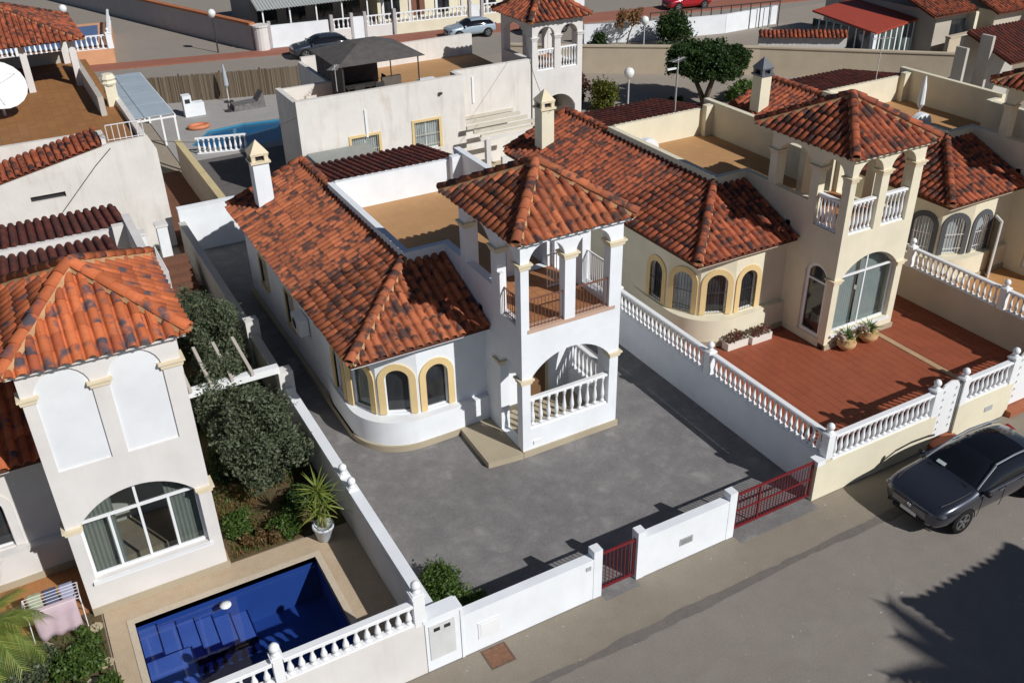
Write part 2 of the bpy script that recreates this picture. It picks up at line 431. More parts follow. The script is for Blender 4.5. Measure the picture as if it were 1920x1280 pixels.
def window(parent, o, u, pts, glass, trim=None, tw=.16, depth=.12, mull=(), trans=(), grille=None, sill=True, frame=None, fw_=.055, name='window', tmat=None):
    """arched or square window in a wall face: frame mesh with pane, trim, sill, grille as its pieces"""
    frame = frame or PVC; o = Vector(o); u = Vector(u).normalized(); n = u.cross(Z3)
    xs = [p[0] for p in pts]; zs = [p[1] for p in pts]; x0, x1, z0, z1 = min(xs), max(xs), min(zs), max(zs)
    inner = [(a, b if b > z0+1e-4 else b+fw_) for a, b in grow(pts, -fw_)]
    mb = MB().panel(pts, [inner], .06, o-n*(depth-.045), u, Z3)
    ztop = lambda a: max([z0] + [pts[i][1]+(pts[(i+1) % len(pts)][1]-pts[i][1])*((a-pts[i][0])/(pts[(i+1) % len(pts)][0]-pts[i][0]))
                                 for i in range(len(pts)) if abs(pts[(i+1) % len(pts)][0]-pts[i][0]) > 1e-6 and (pts[i][0]-a)*(pts[(i+1) % len(pts)][0]-a) <= 0])
    lim = trans[0] if trans else 99
    for mm in mull:
        a, full_ = (mm, True) if not isinstance(mm, tuple) else (mm[0], mm[1])
        zt = ztop(a)-.01 if full_ else min(lim, ztop(a))
        mb.panel(rect(a-.03, a+.03, z0+.01, zt), [], .05, o-n*(depth-.04), u, Z3)
    for b in trans: mb.panel(rect(x0+.01, x1-.01, b-.035, b+.035), [], .05, o-n*(depth-.043), u, Z3)
    W = mb.build(name, frame, parent)
    MB().panel([(a, b) for a, b in grow(pts, -.012)], [], .015, o-n*depth, u, Z3).build('pane', glass, W)
    if trim:
        og = grow(pts, tw); N = len(pts)
        loop = [og[i] for i in range(1, N)] + [og[0]] + [pts[0]] + [pts[i] for i in range(N-1, 0, -1)]
        MB().panel(loop, [], .10, o+n*.045, u, Z3).build('trim', trim, W)
    if sill:
        e = tw*.6 if trim else .06
        MB().panel(rect(x0-e, x1+e, z0-.07, z0-.004), [], .2, o+n*.09, u, Z3).build('sill', tmat or (WHITE if not trim else trim), W)
    if grille:
        g = MB(); a = x0+.07
        while a < x1-.03:
            p0 = o+u*a+n*.03; g.tube([p0+Z3*(z0+.02), p0+Z3*(ztop(a)-.02)], .010, 4); a += .11
        for b in (z0+.25, z0+.55*(z1-z0)): g.bar(o+u*x0+n*.03+Z3*b, o+u*x1+n*.03+Z3*b, .018)
        g.build('grille', grille, W)
    return W
def capital(parent, x0, x1, y0, y1, z, mat=None):
    mb = MB(); mb.box(x0-.05, x1+.05, y0-.05, y1+.05, z-.045, z+.02); mb.box(x0-.09, x1+.09, y0-.09, y1+.09, z+.02, z+.07); mb.box(x0-.04, x1+.04, y0-.04, y1+.04, z-.09, z-.045)
    mb.build('capital', mat or CAPST, parent)

# ------------------------------------------------------------------ the repeated house type
EZ, SL = 3.55, .4           # main eave height, roof slope
def villa(loc, o, rz=0):
    H = thing('villa', loc, o['label'], 'house', 'villas in the row', rz)
    W = o['wall']; T = o['trim']; lite = o.get('lite', False)
    HM = Matrix.Translation(loc) @ Matrix.Rotation(rz, 4, 'Z')
    # bay sill wall and plinth
    outer = [(-.1, 1.80), (-1.6, 1.74), (-2.4, 1.74)] + [(-2.4-1.65*sin(q*pi/32), 3.39-1.65*cos(q*pi/32)) for q in range(1, 17)] + [(-4.05, 3.8), (-4.05, 5.0), (-3.97, 5.6)]
    inner = [(-3.7, 5.6), (-3.7, 3.6), (-3.2, 2.7), (-2.2, 2.25), (-.1, 2.2)]
    sw = MB().prism(outer+inner, .2, 1.0).build('bay_sill_wall', W, H, smooth=True); sw.data.set_sharp_from_angle(angle=radians(35))
    MB().prism([(a-.05 if i > 2 else a, b-.05) for i, (a, b) in enumerate(outer)]+inner, 0, .2).build('bay_plinth', PLINTH, H, smooth=True).data.set_sharp_from_angle(angle=radians(35))
    # facets with arched windows
    F = [((-3.95, 14.3), (-3.95, 3.6)), ((-3.95, 3.6), (-3.4, 2.55)), ((-3.4, 2.55), (-2.3, 2.04)), ((-2.3, 2.04), (-.1, 2.0))]
    G = o['glass']; gr = o.get('grille')
    zs, zt = 2.2, 2.56
    for k, (a, b) in enumerate(F):
        A = Vector((*a, 0)); u = Vector((b[0]-a[0], b[1]-a[1], 0)); L = u.length; u.normalize()
        if k == 0:
            holes = [arch(L-1.0, L-.3, 1.04, zs, zt), rect(L-5.85, L-5.1, 1.0, 2.3), rect(L-9.0, L-8.2, 1.2, 2.3)]
            out = rect(0, L, 0, EZ-.02)
        elif k == 1: holes = [arch(.22, .92, 1.04, zs, zt)]; out = rect(0, L, .9, EZ-.02)
        elif k == 2: holes = [arch(.24, .96, 1.04, zs, zt)]; out = rect(0, L, .9, EZ-.02)
        else: holes = [arch(.24, .94, 1.04, zs, zt)]; out = rect(0, L, .9, EZ-.02)
        MB().panel(out, holes, .22, A, u, Z3).build('wall', W, H)
        for h in holes:
            ar = len(h) > 4
            window(H, A, u, h, G[k % len(G)] if ar else GL_DARK, T, .20 if ar else .1, .14, grille=gr, mull=() if ar else ((h[0][0]+h[1][0])/2,), frame=o.get('frame'), sill=not ar, fw_=.035)
    # rest of the body
    MB().box(3.6, 3.82, 6.0, 14.3, 0, 3.8).box(2.9, 3.6, 6.01, 6.2, 0, 3.8).box(2.9, 3.12, 2.3, 6.01, 0, 3.8).build('wall', W, H)
    MB().box(-3.95, 3.82, 14.3, 14.5, 0, 3.4).build('wall', W, H)
    MB().panel(rect(-.1, 3.12, .0, 4.0), [], .2, (0, 2.05, 0), (1, 0, 0), Z3).build('wall', W, H)
    MB().panel([(-3.95, 3.3), (-1.45, 3.3), (-1.45, EZ+SL*2.9), (-3.95, EZ+SL*.42)], [], .18, (0, 14.5, 0), (1, 0, 0), Z3).build('gable_wall', W, H)
    mb = MB(); mb.box(-4.12, -3.96, 3.2, 14.3, 0, .2); mb.box(-.1, 3.2, -.31, -.24, 0, .2); mb.build('plinth', PLINTH, H)
    # terrace
    MB().box(-1.4, 3.0, 3.2, 11.1, 3.75, 3.95).box(3.0, 3.7, 6.1, 11.1, 3.75, 3.948).build('terrace_floor', TERR, H)
    pz = 5.05; mb = MB()
    mb.box(-1.46, -1.24, 4.44, 11.2, 3.6, pz); mb.box(-1.24, .12, 4.44, 4.66, 3.6, pz-.003); mb.box(-.12, .12, 3.3, 4.44, 3.4, pz-.006)
    mb.box(-1.24, 3.6, 10.98, 11.2, 3.6, pz+.03); mb.box(3.60, 3.84, 6.0, 11.4, 3.6, 5.35); mb.box(2.9, 3.6, 6.0, 6.22, 3.6, 5.2); mb.box(2.88, 3.13, 3.36, 6.0, 3.6, 5.19)
    mb.box(3.2, 3.6, 10.7, 10.98, 3.9, 5.25)
    mb.build('parapet', W, H)
    # tower walls
    x0, x1, y0, y1 = -.1, 3.15, -.25, 3.35; th = .28; ez = 6.84
    up_ = o['upper']; lo = o['lower']
    hol = []
    lowbase = .9 if lo == 'porch' else 1.0 if lo == 'glazed4' else .55
    A1 = arch(x0+.27, x1-.30, lowbase, 2.62, 3.32, 18); hol.append(A1)
    U1 = arch(x0+.25, x0+1.38, 4.23, 6.2, 6.74); U2 = arch(x0+1.72, x0+2.85, 4.23, 6.2, 6.74)
    if up_ != 'blank': hol += [U1, U2]
    MB().panel(rect(x0, x1, .2, ez), hol, th, (0, y0, 0), (1, 0, 0), Z3).build('tower_wall', W, H)
    lh = [arch(-1.05, -.05, .22 if lo == 'porch' else .3, 2.62, 3.0)] if lo != 'glazed4' else []
    ub = 4.3 if up_ != 'bal' else 4.25
    if up_ != 'blank': lh += [arch(-1.06, -.06, ub, 6.2, 6.62), arch(-3.02, -1.42, 4.98, 6.2, 6.66)]
    MB().panel([(-y1, 0), (-y0-th-.002, 0), (-y0-th-.002, ez), (-y1, ez)], lh, th, (x0, 0, 0), (0, -1, 0), Z3).build('tower_wall', W, H)
    rh = [arch(.4, 2.0, .9, 2.4, 3.0), arch(.25, 1.35, 4.3, 6.1, 6.55), arch(1.75, 2.9, 4.12, 6.1, 6.55)]
    MB().panel([(y0+th+.002, 0), (y1, 0), (y1, ez), (y0+th+.002, ez)], rh if up_ != 'blank' else [], th, (x1, 0, 0), (0, 1, 0), Z3).build('tower_wall', W, H)
    MB().panel(rect(-x1+th+.002, -x0-th-.002, 3.9, ez), [arch(-1.3, -.35, 4.14, 6.1, 6.55), arch(-2.7, -1.75, 4.14, 6.1, 6.55)], th, (0, y1, 0), (-1, 0, 0), Z3).build('tower_wall', W, H)
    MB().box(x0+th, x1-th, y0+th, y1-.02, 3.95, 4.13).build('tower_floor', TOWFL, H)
    MB().box(x0+.05, x1-.05, y0+.05, 2.04, .06, .2).build('porch_floor', o.get('porch', PLINTH), H)
    for cx0, cx1 in ((x0, x0+.25), (x0+1.38, x0+1.72), (x0+2.85, x1)):
        if up_ != 'blank': capital(H, cx0, cx1, y0, y0+.28, 6.18)
    for cy0, cy1 in ((1.06, 1.42), (3.02, 3.33)): capital(H, x0, x0+.28, cy0, cy1, 6.16)
    capital(H, x0, x0+.27, y0, y0+.28, 2.60); capital(H, x1-.27, x1, y0, y0+.28, 2.60)
    if lo == 'porch': capital(H, x0, x0+.1, 1.03, 1.3, 2.60)
    # upper openings
    if up_ == 'rail':
        railing(H, (x0+.25, y0+.1), (x0+1.38, y0+.1), 4.23, 5.1, BROWNIRON); railing(H, (x0+1.72, y0+.1), (x0+2.85, y0+.1), 4.23, 5.1, BROWNIRON)
        railing(H, (x1-.1, .25), (x1-.1, 1.35), 4.3, 5.3, IRON_W, .1, .014); railing(H, (x1-.25, 1.8), (x1-1.2, 1.8), 4.14, 5.2, IRON_W, .1, .014)
        railing(H, (x0+.1, .06), (x0+.1, 1.06), 4.3, 5.1, BROWNIRON)
        MB().box(x0-.03, x0+.1, .86, 1.0, 4.3, 5.55).build('railing_post', WPAINT, H)
        MB().box(x0+.2, x1-.2, y0-.02, y0+.3, 4.13, 4.235).build('sill_course', stucco('pink_sill', (.55, .38, .29), (.4, .3, .2), .2), H)
    elif up_ == 'bal':
        balustrade(H, (x0+.27, y0+.14), (x0+1.36, y0+.14), 4.23, 5.35, .17, r=.055); balustrade(H, (x0+1.74, y0+.14), (x0+2.83, y0+.14), 4.23, 5.35, .17, r=.055)
        balustrade(H, (x0+.14, .08), (x0+.14, 1.04), 4.25, 5.35, .17, r=.055)
    elif up_ == 'closed':
        for Uo in (U1, U2):
            MB().panel(Uo, [], .1, (0, y0+.05, 0), (1, 0, 0), Z3).build('infill_panel', stucco('infill_white', (.74, .76, .78), (.6, .6, .6), .06), H)
        MB().box(x0+.05, x1-.05, y0+.29, y1-.3, 4.13, 6.7).build('infill_room', W, H)
    # lower openings
    if lo == 'porch':
        balustrade(H, (x0+.27, y0+.13), (x1-.30, y0+.13), .9, 1.93, .265, r=.068); balustrade(H, (x1-.14, .4), (x1-.14, 2.0), .9, 1.93, .22, r=.06)
        MB().prism([(-1.22, -.2), (-.12, -.32), (-.12, 1.78), (-1.16, 1.72)], .0, .195).build('entrance_step', PLINTH, H)
        door = MB().panel(rect(1.1, 2.1, .2, 2.4), [rect(1.2, 2.0, .3, 2.3)], .06, (0, 2.01, 0), (1, 0, 0), Z3).build('door', stucco('tan_door', (.5, .42, .28), (.4, .3, .2), .2), H)
        MB().panel(rect(1.2, 2.0, .3, 2.3), [], .03, (0, 2.03, 0), (1, 0, 0), Z3).build('door_leaf', plain('door_brown', (.18, .1, .05), .5), door)
        MB().box(x0+.35, x0+.6, y0-.03, y0, .36, .48).build('vent', PVC, H)
    else:
        n4 = lo == 'glazed4'; a0 = A1[0][0]; a1 = A1[1][0]; c = (a0+a1)/2; q = (a1-a0)/4
        window(H, (0, y0, 0), (1, 0, 0), A1, CLEAR, None, depth=.2,
               mull=((c, True), (c-q, False), (c+q, False)) if n4 else ((c, True),), trans=(2.62,), sill=True, tmat=PVC, fw_=.07)
        for ca, cb in (((a0-.1, c-q*.8), (c+q*.95, a1+.1)) if n4 else ((a0-.1, c-.05), (c+.02, a1+.1))):
            cv = MB(); kk = int((cb-ca)/.05)
            for i in range(kk):
                cv.add([(ca+(cb-ca)*i/kk, y0+.42+.03*(i % 2), .3), (ca+(cb-ca)*(i+1)/kk, y0+.42+.03*((i+1) % 2), .3), (ca+(cb-ca)*(i+1)/kk, y0+.42+.03*((i+1) % 2), 3.3), (ca+(cb-ca)*i/kk, y0+.42+.03*(i % 2), 3.3)], [(0, 1, 2, 3)])
            cv.build('curtain', plain('curtain_green', (.36, .37, .34), .9, .08, 3, 0) if n4 else plain('curtain_white', (.66, .70, .72), .9, .05, 3, 0), H)
        MB().box(x0+.3, x1-.3, .6, 2.0, .2, .75).build('room_furniture', plain('tan_cover', (.36, .28, .2), .9, .2, 2, 0), H)
        MB().box(x0+.28, x1-.28, y0+.3, 2.03, 3.4, 3.45).build('room_ceiling', WHITE, H)
        if not n4: window(H, (x0, 0, 0), (0, -1, 0), lh[0], GL_DARK, None, depth=.12, sill=False, fw_=.13, trans=(2.35,), name='glazed_door')
    # roofs
    e = -4.4; f = 1.6; k = 3.0; zt_ = EZ+SL*k
    LP = [(e, 14.6, EZ), (e, f, EZ), (e+k, f+k, zt_), (e+k, 14.6, zt_)]
    FP = [(e, f, EZ), (-.12, f, EZ), (-.12, f+k, zt_), (e+k, f+k, zt_)]
    RP = [(3.75, 14.7, 4.42), (-1.35, 14.7, 4.42), (-1.35, 11.1, 4.98), (3.75, 11.1, 4.98)]
    ra, rb, rc, rd, tz, az = -.34, 3.42, -.46, 3.98, 6.92, 8.08
    ap = Vector(((ra+rb)/2, (rc+rd)/2-.05, az)); c1, c2, c3, c4 = (Vector(p) for p in ((ra, rc, tz), (rb, rc, tz), (rb, rd, tz), (ra, rd, tz)))
    mr = MB()
    for Pn in (LP, FP, RP):
        m = len(Pn); vs = [Vector(p) for p in Pn]+[Vector(p)-Vector((0, 0, .11)) for p in Pn]
        mr.add(vs, [tuple(range(m)), tuple(range(2*m-1, m-1, -1))]+[(i, i+m, (i+1) % m+m, (i+1) % m) for i in range(m)])
    R1 = mr.build('main_roof', CLAYBED, H)
    MB().box(e+.04, e+.2, f+.04, 14.5, EZ-.16, EZ-.03).box(e+.2, -.12, f+.04, f+.2, EZ-.16, EZ-.03).build('eave_board', W, H)
    tr = MB(); tr.add([c1, c2, c3, c4, ap], [(0, 1, 4), (1, 2, 4), (2, 3, 4), (3, 0, 4), (3, 2, 1, 0)])
    R2 = tr.build('tower_roof', CLAYBED, H)
    MB().box(ra+.06, rb-.06, rc+.06, rd-.06, tz-.10, tz-.004).build('tower_soffit', o.get('soffit', W), H)
    allt = []; cuts = {0: MB(), 1: MB()}; plr = [(R1, LP, 0), (R1, FP, 0), (R2, [c1, c2, ap], 1), (R2, [c2, c3, ap], 1), (R2, [c3, c4, ap], 1), (R2, [c4, c1, ap], 1)]
    for R, Pn, i in plr:
        fu, cu = tile_plane(Pn); allt += [(m, R, i) for m in fu]
        cuts[i].add(cu.v, cu.f)
    dk = MB(); fu, cu = tile_plane(RP); dk.add(cu.v, cu.f)
    for m in fu: dk.add([m @ Vector(v) for v in TV], TF)
    weld_build(dk, 'rear_roof_tiles', o.get('rear', claytile('shaded_rear_clay', True, (.17, .045, .03), (.11, .035, .028), amt=.3)), R1)  # darker clay: shade of slopes turned from the sun put into colour
    if o.get('roofed'):
        QP = [(3.1, 10.85, 4.86), (-4.2, 10.85, 4.86), (-4.2, 4.1, 6.1), (3.1, 4.1, 6.1)]
        qr = MB().add(QP+[(a, b, c-.1) for a, b, c in QP], [(0, 1, 2, 3), (7, 6, 5, 4), (0, 4, 5, 1), (1, 5, 6, 2), (2, 6, 7, 3), (3, 7, 4, 0)]).build('terrace_roof', CLAYBED, H)
        q = MB(); fu, cu = tile_plane(QP); q.add(cu.v, cu.f)
        for m in fu: q.add([m @ Vector(v) for v in TV], TF)
        weld_build(q, 'terrace_roof_tiles', claytile('shaded_rear_clay', True), qr)
        MB().panel([(4.05, 3.9), (10.8, 3.9), (10.8, 4.75), (4.05, 5.98)], [], .2, (3.08, 0, 0), (0, 1, 0), Z3).build('terrace_end_wall', W, H)
    tm, tj = o['tiles']
    allt.sort(key=lambda t: ((HM @ t[0]).translation-CAMPOS).length)
    nn = 0 if lite else 290
    for m, R, i in allt[:nn]: shared('roof_tile', tile_mesh(tm), R, m)
    for m, R, i in allt[nn:]: cuts[i].add([m @ Vector(v) for v in TV], TF)
    weld_build(cuts[0], 'roof_tiles', tj, R1); weld_build(cuts[1], 'roof_tiles', tj, R2)
    rm = o.get('ridge', tm)
    ridge(R1, (e, f, EZ+.03), (e+k, f+k, zt_+.03), rm); ridge(R1, (e+.05, 14.55, EZ+.03), (e+k, 14.55, zt_+.03), rm); ridge(R1, (e+k+.08, 11.2, zt_+.04), (e+k+.08, 14.6, zt_+.04), rm)
    for cc in (c1, c2, c3, c4): ridge(R2, cc+Vector((0, 0, .03)), ap+Vector((0, 0, .05)), rm)
    MB().lathe([(.2, -.02), (.16, .1), (.05, .16)], ap, 8).build('ridge_finial', rm, R2)
    # chimney
    if not o.get('nochim'):
        cx, cy, s_ = -3.3, 13.1, .29
        C = MB().box(cx-s_, cx+s_, cy-s_, cy+s_, 3.5, 5.62).build('chimney', W, H)
        cm = o.get('chimcap', CAPST); mb = MB()
        mb.box(cx-s_-.07, cx+s_+.07, cy-s_-.07, cy+s_+.07, 5.62, 5.70)
        for sx in (-1, 1):
            for sy in (-1, 1): mb.obox((cx+sx*(s_-.06), cy+sy*(s_-.06), 5.80), (.14, .14, .2))
        mb.box(cx-s_-.03, cx+s_+.03, cy-s_-.03, cy+s_+.03, 5.90, 5.97)
        mb.add([(cx-s_-.05, cy-s_-.05, 5.97), (cx+s_+.05, cy-s_-.05, 5.97), (cx+s_+.05, cy+s_+.05, 5.97), (cx-s_-.05, cy+s_+.05, 5.97), (cx, cy, 6.42)], [(0, 1, 4), (1, 2, 4), (2, 3, 4), (3, 0, 4), (3, 2, 1, 0)])
        mb.build('chimney_cap', cm, C)
        MB().box(cx-.17, cx+.17, cy-.17, cy+.17, 5.7, 5.9).build('flue', DARKIN, C)
    return H
# ------------------------------------------------------------------ ground, streets, plots
ASPH = ground('street_concrete', ((.205, .178, .156), (.25, .222, .197), (.29, .257, .228)), .25, 1.6, 26, .92, .3, ((.33, .30, .27), .9, .3), True)
PATCH = ground('asphalt_patch', ((.125, .11, .10), (.17, .15, .137), (.225, .20, .18)), .8, 6, 30, .95, .5)
APRON = ground('street_edge', ((.215, .184, .142), (.262, .227, .182), (.30, .262, .215)), .3, 2, 30, .92, .3, ((.22, .20, .14), .8, .4), True)
DRIVE = ground('stamped_concrete', ((.11, .106, .107), (.198, .19, .188), (.34, .327, .315)), .8, 2.0, 14, .8, .7, ((.38, .365, .35), 1.0, .6))
BARE = ground('bare_ground', ((.28, .24, .19), (.33, .28, .22), (.38, .33, .27)), .1, 1.2, 20)
POOLSTONE = ground('pool_paving', ((.40, .30, .20), (.50, .39, .27), (.56, .45, .33)), .9, 4, 30, .8, .2, ((.42, .25, .12), .7, .5))
SOIL = ground('garden_soil', ((.05, .06, .02), (.12, .085, .045), (.2, .11, .06)), .9, 3.5, 22, 1, .9, ((.04, .075, .02), 1.8, .8))
GRAVEL = ground('garden_path_stone', ((.36, .30, .2), (.46, .38, .26), (.52, .45, .32)), .9, 4, 25)
FARROAD = ground('far_asphalt', ((.25, .225, .195), (.29, .255, .22), (.32, .285, .245)), .2, 1.5, 15)
REDWALK = ground('red_pavement', ((.27, .105, .07), (.32, .13, .09), (.36, .16, .11)), .6, 3, 15)
REDTILE = plain('red_paving_tile', (.29, .078, .038), .6, .16, 1.3, .2, 50)
REDJOINT = plain('red_paving_joint', (.235, .075, .042), .9, .2, 2, 0)
GREYDECK = ground('grey_deck', ((.30, .29, .28), (.36, .345, .33), (.42, .40, .38)), .7, 3, 20)
BROWNPAV = ground('brown_paving', ((.13, .06, .04), (.17, .08, .05), (.2, .1, .065)), .7, 4, 20)

PX0, PX1, PY0, PY1 = -11.25, -6.78, -5.15, -1.15      # near pool
QX = [(-2.15, 33.7), (-.3, 31.7), (2.8, 31.9), (3.9, 35.9), (1.45, 36.3), (-.6, 36.0)]     # far pool
g = MB().panel(rect(-140, 220, -120, 260), [rect(PX0, PX1, PY0, PY1), QX], .1, (0, 0, -.02), (1, 0, 0), (0, 1, 0))
struct(g.build('ground', BARE))
def sheet(name, x0, x1, y0, y1, z, m): return struct(MB().box(x0, x1, y0, y1, z-.018, z).build(name, m))
sheet('street', -60, 90, -13.6, -7.45, .0, ASPH)
sheet('street_edge', -60, 90, -7.45, -5.95, .004, APRON)
st = MB(); n = 230; rr_ = random.Random(9); up_e = []; lo_e = []; ju = jl = 0
for i in range(n):
    xa = -9+i*.15; ju = ju*.7+rr_.gauss(0, .013); jl = jl*.7+rr_.gauss(0, .014); wv = .12+.025*sin(i*.13)+.015*sin(i*.41); yc = -7.40+.035*sin(i*.09)
    up_e.append((xa, yc+wv+ju, .008)); lo_e.append((xa, yc-wv+jl, .008))
st.add(up_e+lo_e, [(i, n+i, n+i+1, i+1) for i in range(n-1)])
struct(st.build('asphalt_patch', PATCH))
sheet('driveway', -5.4, 6.1, -5.75, 19.5, .004, DRIVE)
sheet('gate_apron', 2.98, 5.7, -6.25, -5.75, .009, DRIVE); sheet('gate_apron', -1.14, -.15, -6.15, -5.75, .009, DRIVE)
# left plot ground: pool paving with the pool cut out, soil, path
struct(MB().panel([(-11.85, -5.75), (-5.6, -5.75), (-5.6, -.35), (-11.85, -.25)], [rect(PX0, PX1, PY0, PY1)], .06, (0, 0, .03), (1, 0, 0), (0, 1, 0)).build('pool_paving', POOLSTONE))
sheet('garden_soil', -8.75, -5.6, -.25, 16, .012, SOIL)
sheet('garden_soil', -17.5, -11.9, -5.75, -.2, .01, SOIL)
sheet('orange_paving', -17.5, -12.05, -.2, 2.0, .014, ground('orange_paving', ((.33, .14, .05), (.4, .18, .07), (.45, .22, .09)), .8, 3, 20))
sheet('tower_apron', -12.0, -8.72, -.28, .3, .036, ground('stained_paving', ((.36, .2, .1), (.45, .29, .17), (.5, .36, .24)), 1.2, 4, 22))
# right plot: red tiles laid one by one
rp = struct(MB().box(6.2, 17.2, -5.75, 3.2, -.01, .012).build('red_terrace', REDJOINT))
rme = bpy.data.meshes.new('paving_tile'); tw_ = .34
bmx = MB().box(0, tw_-.009, 0, tw_-.009, 0, .008); rme.from_pydata(bmx.v, [], bmx.f); rme.update(); rme.materials.append(REDTILE)
cells = []
for i in range(int(10.9/tw_)):
    for j in range(int(8.9/tw_)):
        x, y = 6.22+i*tw_, -5.72+j*tw_
        if x < 14.35 and x+tw_ > 14.1 and y < -.3: continue
        if x > 11.6 and x < 15 and y > -.5: continue
        if y > 1.4 and x < 12: continue
        cells.append((x, y))
cells.sort(key=lambda c: (Vector((c[0], c[1], 0))-CAMPOS).length)
for x, y in cells[:300]: shared('paving_tile', rme, rp, Matrix.Translation((x, y, .012+random.uniform(0, .002))))
mb = MB()
for x, y in cells[300:]: mb.box(x, x+tw_-.009, y, y+tw_-.009, .012, .020+random.uniform(0, .002))
mb.build('paving_tiles', REDTILE, rp, kind='stuff')
MB().box(14.12, 14.34, -3.9, -.3, .0, .03).build('paving_strip', plain('tan_strip', (.45, .3, .18), .8), rp)
sheet('orange_terrace', 17.4, 30, -6.0, 3.0, .01, ground('orange_terrace', ((.40, .19, .07), (.48, .25, .10), (.52, .30, .13)), .8, 3, 18))
# ------------------------------------------------------------------ villas of the row
CT = (claytile('clay', False), claytile('clay_j', True))
CTB = (claytile('clay_bright', False, (.52, .145, .055), (.38, .095, .045), (.09, .072, .085), .56, .10, .535, 2.3), claytile('clay_bright_j', True, (.52, .145, .055), (.38, .095, .045), (.09, .072, .085), .56, .10, .535, 2.3))
CTR = (claytile('clay_deep', False, (.40, .108, .05), (.26, .073, .042), (.045, .034, .034), .5, .2), claytile('clay_deep_j', True, (.40, .108, .05), (.26, .073, .042), (.045, .034, .034), .5, .2))
villa((0, 0, 0), dict(label='white villa with open arched tower porch in the middle of the row', wall=WHITE, trim=YELLOW, tiles=CT, upper='rail', lower='porch', glass=(GL_GREEN, GL_GREEN, GL_DARK, GL_DARK)))
villa((-11.95, -.1, 0), dict(label='ivory villa with two blank arched tower panels, beside the dark blue pool', wall=IVORY, trim=IVORY, tiles=CTB, upper='closed', lower='glazed4', glass=(GL_DARK,), nochim=True, roofed=True, ridge=CTB[0]))
villa((11.85, -.05, 0), dict(label='cream villa with yellow window surrounds and balustered tower above the red terrace', wall=CREAM, trim=YELLOW, tiles=CTR, upper='bal', lower='glazed2', glass=(GL_DARK, GL_CURT, GL_DARK, GL_DARK), grille=IRON_D, porch=BROWNPAV))
villa((22.65, -1.0, 0), dict(label='cream villa with dark grey window arches and white grilles at the right edge', wall=CREAM, trim=GREYTRIM, tiles=CTR, upper='bal', lower='glazed2', glass=(GL_CURT,), grille=IRON_W, chimcap=plain('zinc', (.12, .13, .15), .5)))
villa((12.25, -18.75, 0), dict(label='villa across the street whose tower shades the road', wall=WHITE, trim=YELLOW, tiles=CT, upper='bal', lower='glazed2', glass=(GL_DARK,), lite=True), rz=pi)
# ------------------------------------------------------------------ boundary walls
YF = -5.93
RED = plain('red_iron', (.17, .016, .02), .45, .1, 3, 0)
def gate(x0, x1, y, z0, z1, label, mid=()):
    G = thing('metal_gate', ((x0+x1)/2, y, 0), label, 'gate'); c = (x0+x1)/2
    mb = MB(); mb.box(x0-c, x0-c+.05, -.025, .025, z0, z1); mb.box(x1-c-.05, x1-c, -.025, .025, z0, z1)
    for z in (z0+.03, z1-.03): mb.box(x0-c+.05, x1-c-.05, -.022, .022, z-.03, z+.03)
    for m_ in mid: mb.box(m_-c-.025, m_-c+.025, -.024, .024, z0+.06, z1-.06)
    for zz in ((z0+z1)/2,) if mid else (): mb.box(x0-c+.05, x1-c-.05, -.018, .018, zz-.02, zz+.02)
    mb.build('gate_frame', RED, G)
    n = int((x1-x0-.1)/.105); me = None
    for i in range(1, n):
        xx = x0-c+.05+(x1-x0-.1)*i/n
        if me is None:
            b = MB().box(-.009, .009, -.009, .009, z0+.06, z1-.06); me = bpy.data.meshes.new('gate_bar'); me.from_pydata(b.v, [], b.f); me.materials.append(RED)
        shared('gate_bar', me, G, Matrix.Translation((xx, 0, 0)))
def coped(parent, x0, x1, y0, y1, z0, z1, m, cap=None, over=.0, ch=.06, name='wall'):
    MB().box(x0, x1, y0, y1, z0, z1-ch).build(name, m, parent)
    MB().box(x0-over, x1+over, y0-over-.003, y1+over+.003, z1-ch, z1).build('coping', cap or m, parent)
A = thing('front_wall', (-3, YF, 0), 'white street wall with meter hatch, left of the small red gate', 'wall', 'street walls of the white villa')
def loc(o, dx, dy=0): return o
def sub(T): return T.location.x, T.location.y
def wallseg(T, x0, x1, y0, y1, z0, z1, m, name='wall', cap=True, over=.0):
    ox, oy = sub(T)
    if cap: coped(T, x0-ox, x1-ox, y0-oy, y1-oy, z0, z1, m, over=over, name=name)
    else: MB().box(x0-ox, x1-ox, y0-oy, y1-oy, z0, z1).build(name, m, T)
wallseg(A, -4.93, -1.40, YF, YF+.24, 0, 1.28, WHITE); wallseg(A, -1.40, -1.16, YF-.01, YF+.25, 0, 1.5, WHITE, 'pillar', False)
ox, oy = sub(A)
MB().box(-4.5-ox, -3.95-ox, YF-.016-oy, YF-oy, .35, .85).build('meter_hatch', PVC, A); MB().box(-4.44-ox, -4.01-ox, YF-.022-oy, YF-.016-oy, .41, .79).build('hatch_door', WPAINT, A)
MB().box(-1.62-ox, -1.48-ox, YF-.016-oy, YF-oy, 1.0, 1.12).build('bell_plate', plain('grey_plate', (.4, .42, .42), .4), A)
B_ = thing('front_wall', (1.4, YF, 0), 'white street wall with grey letter slot, between the two red gates', 'wall', 'street walls of the white villa')
wallseg(B_, .1, 2.71, YF, YF+.24, 0, 1.28, WHITE); wallseg(B_, -.13, .1, YF-.01, YF+.25, 0, 1.5, WHITE, 'pillar', False); wallseg(B_, 2.71, 2.95, YF-.01, YF+.25, 0, 1.5, WHITE, 'pillar', False)
ox, oy = sub(B_)
LB = MB().box(1.18-ox, 1.58-ox, YF-.02-oy, YF-oy, .50, .72).build('letter_box', plain('grey_plate', (.4, .42, .42), .4), B_)
MB().box(1.22-ox, 1.54-ox, YF-.026-oy, YF-.02-oy, .53, .69).build('letter_flap', plain('grey_flap', (.25, .26, .26), .4), LB)
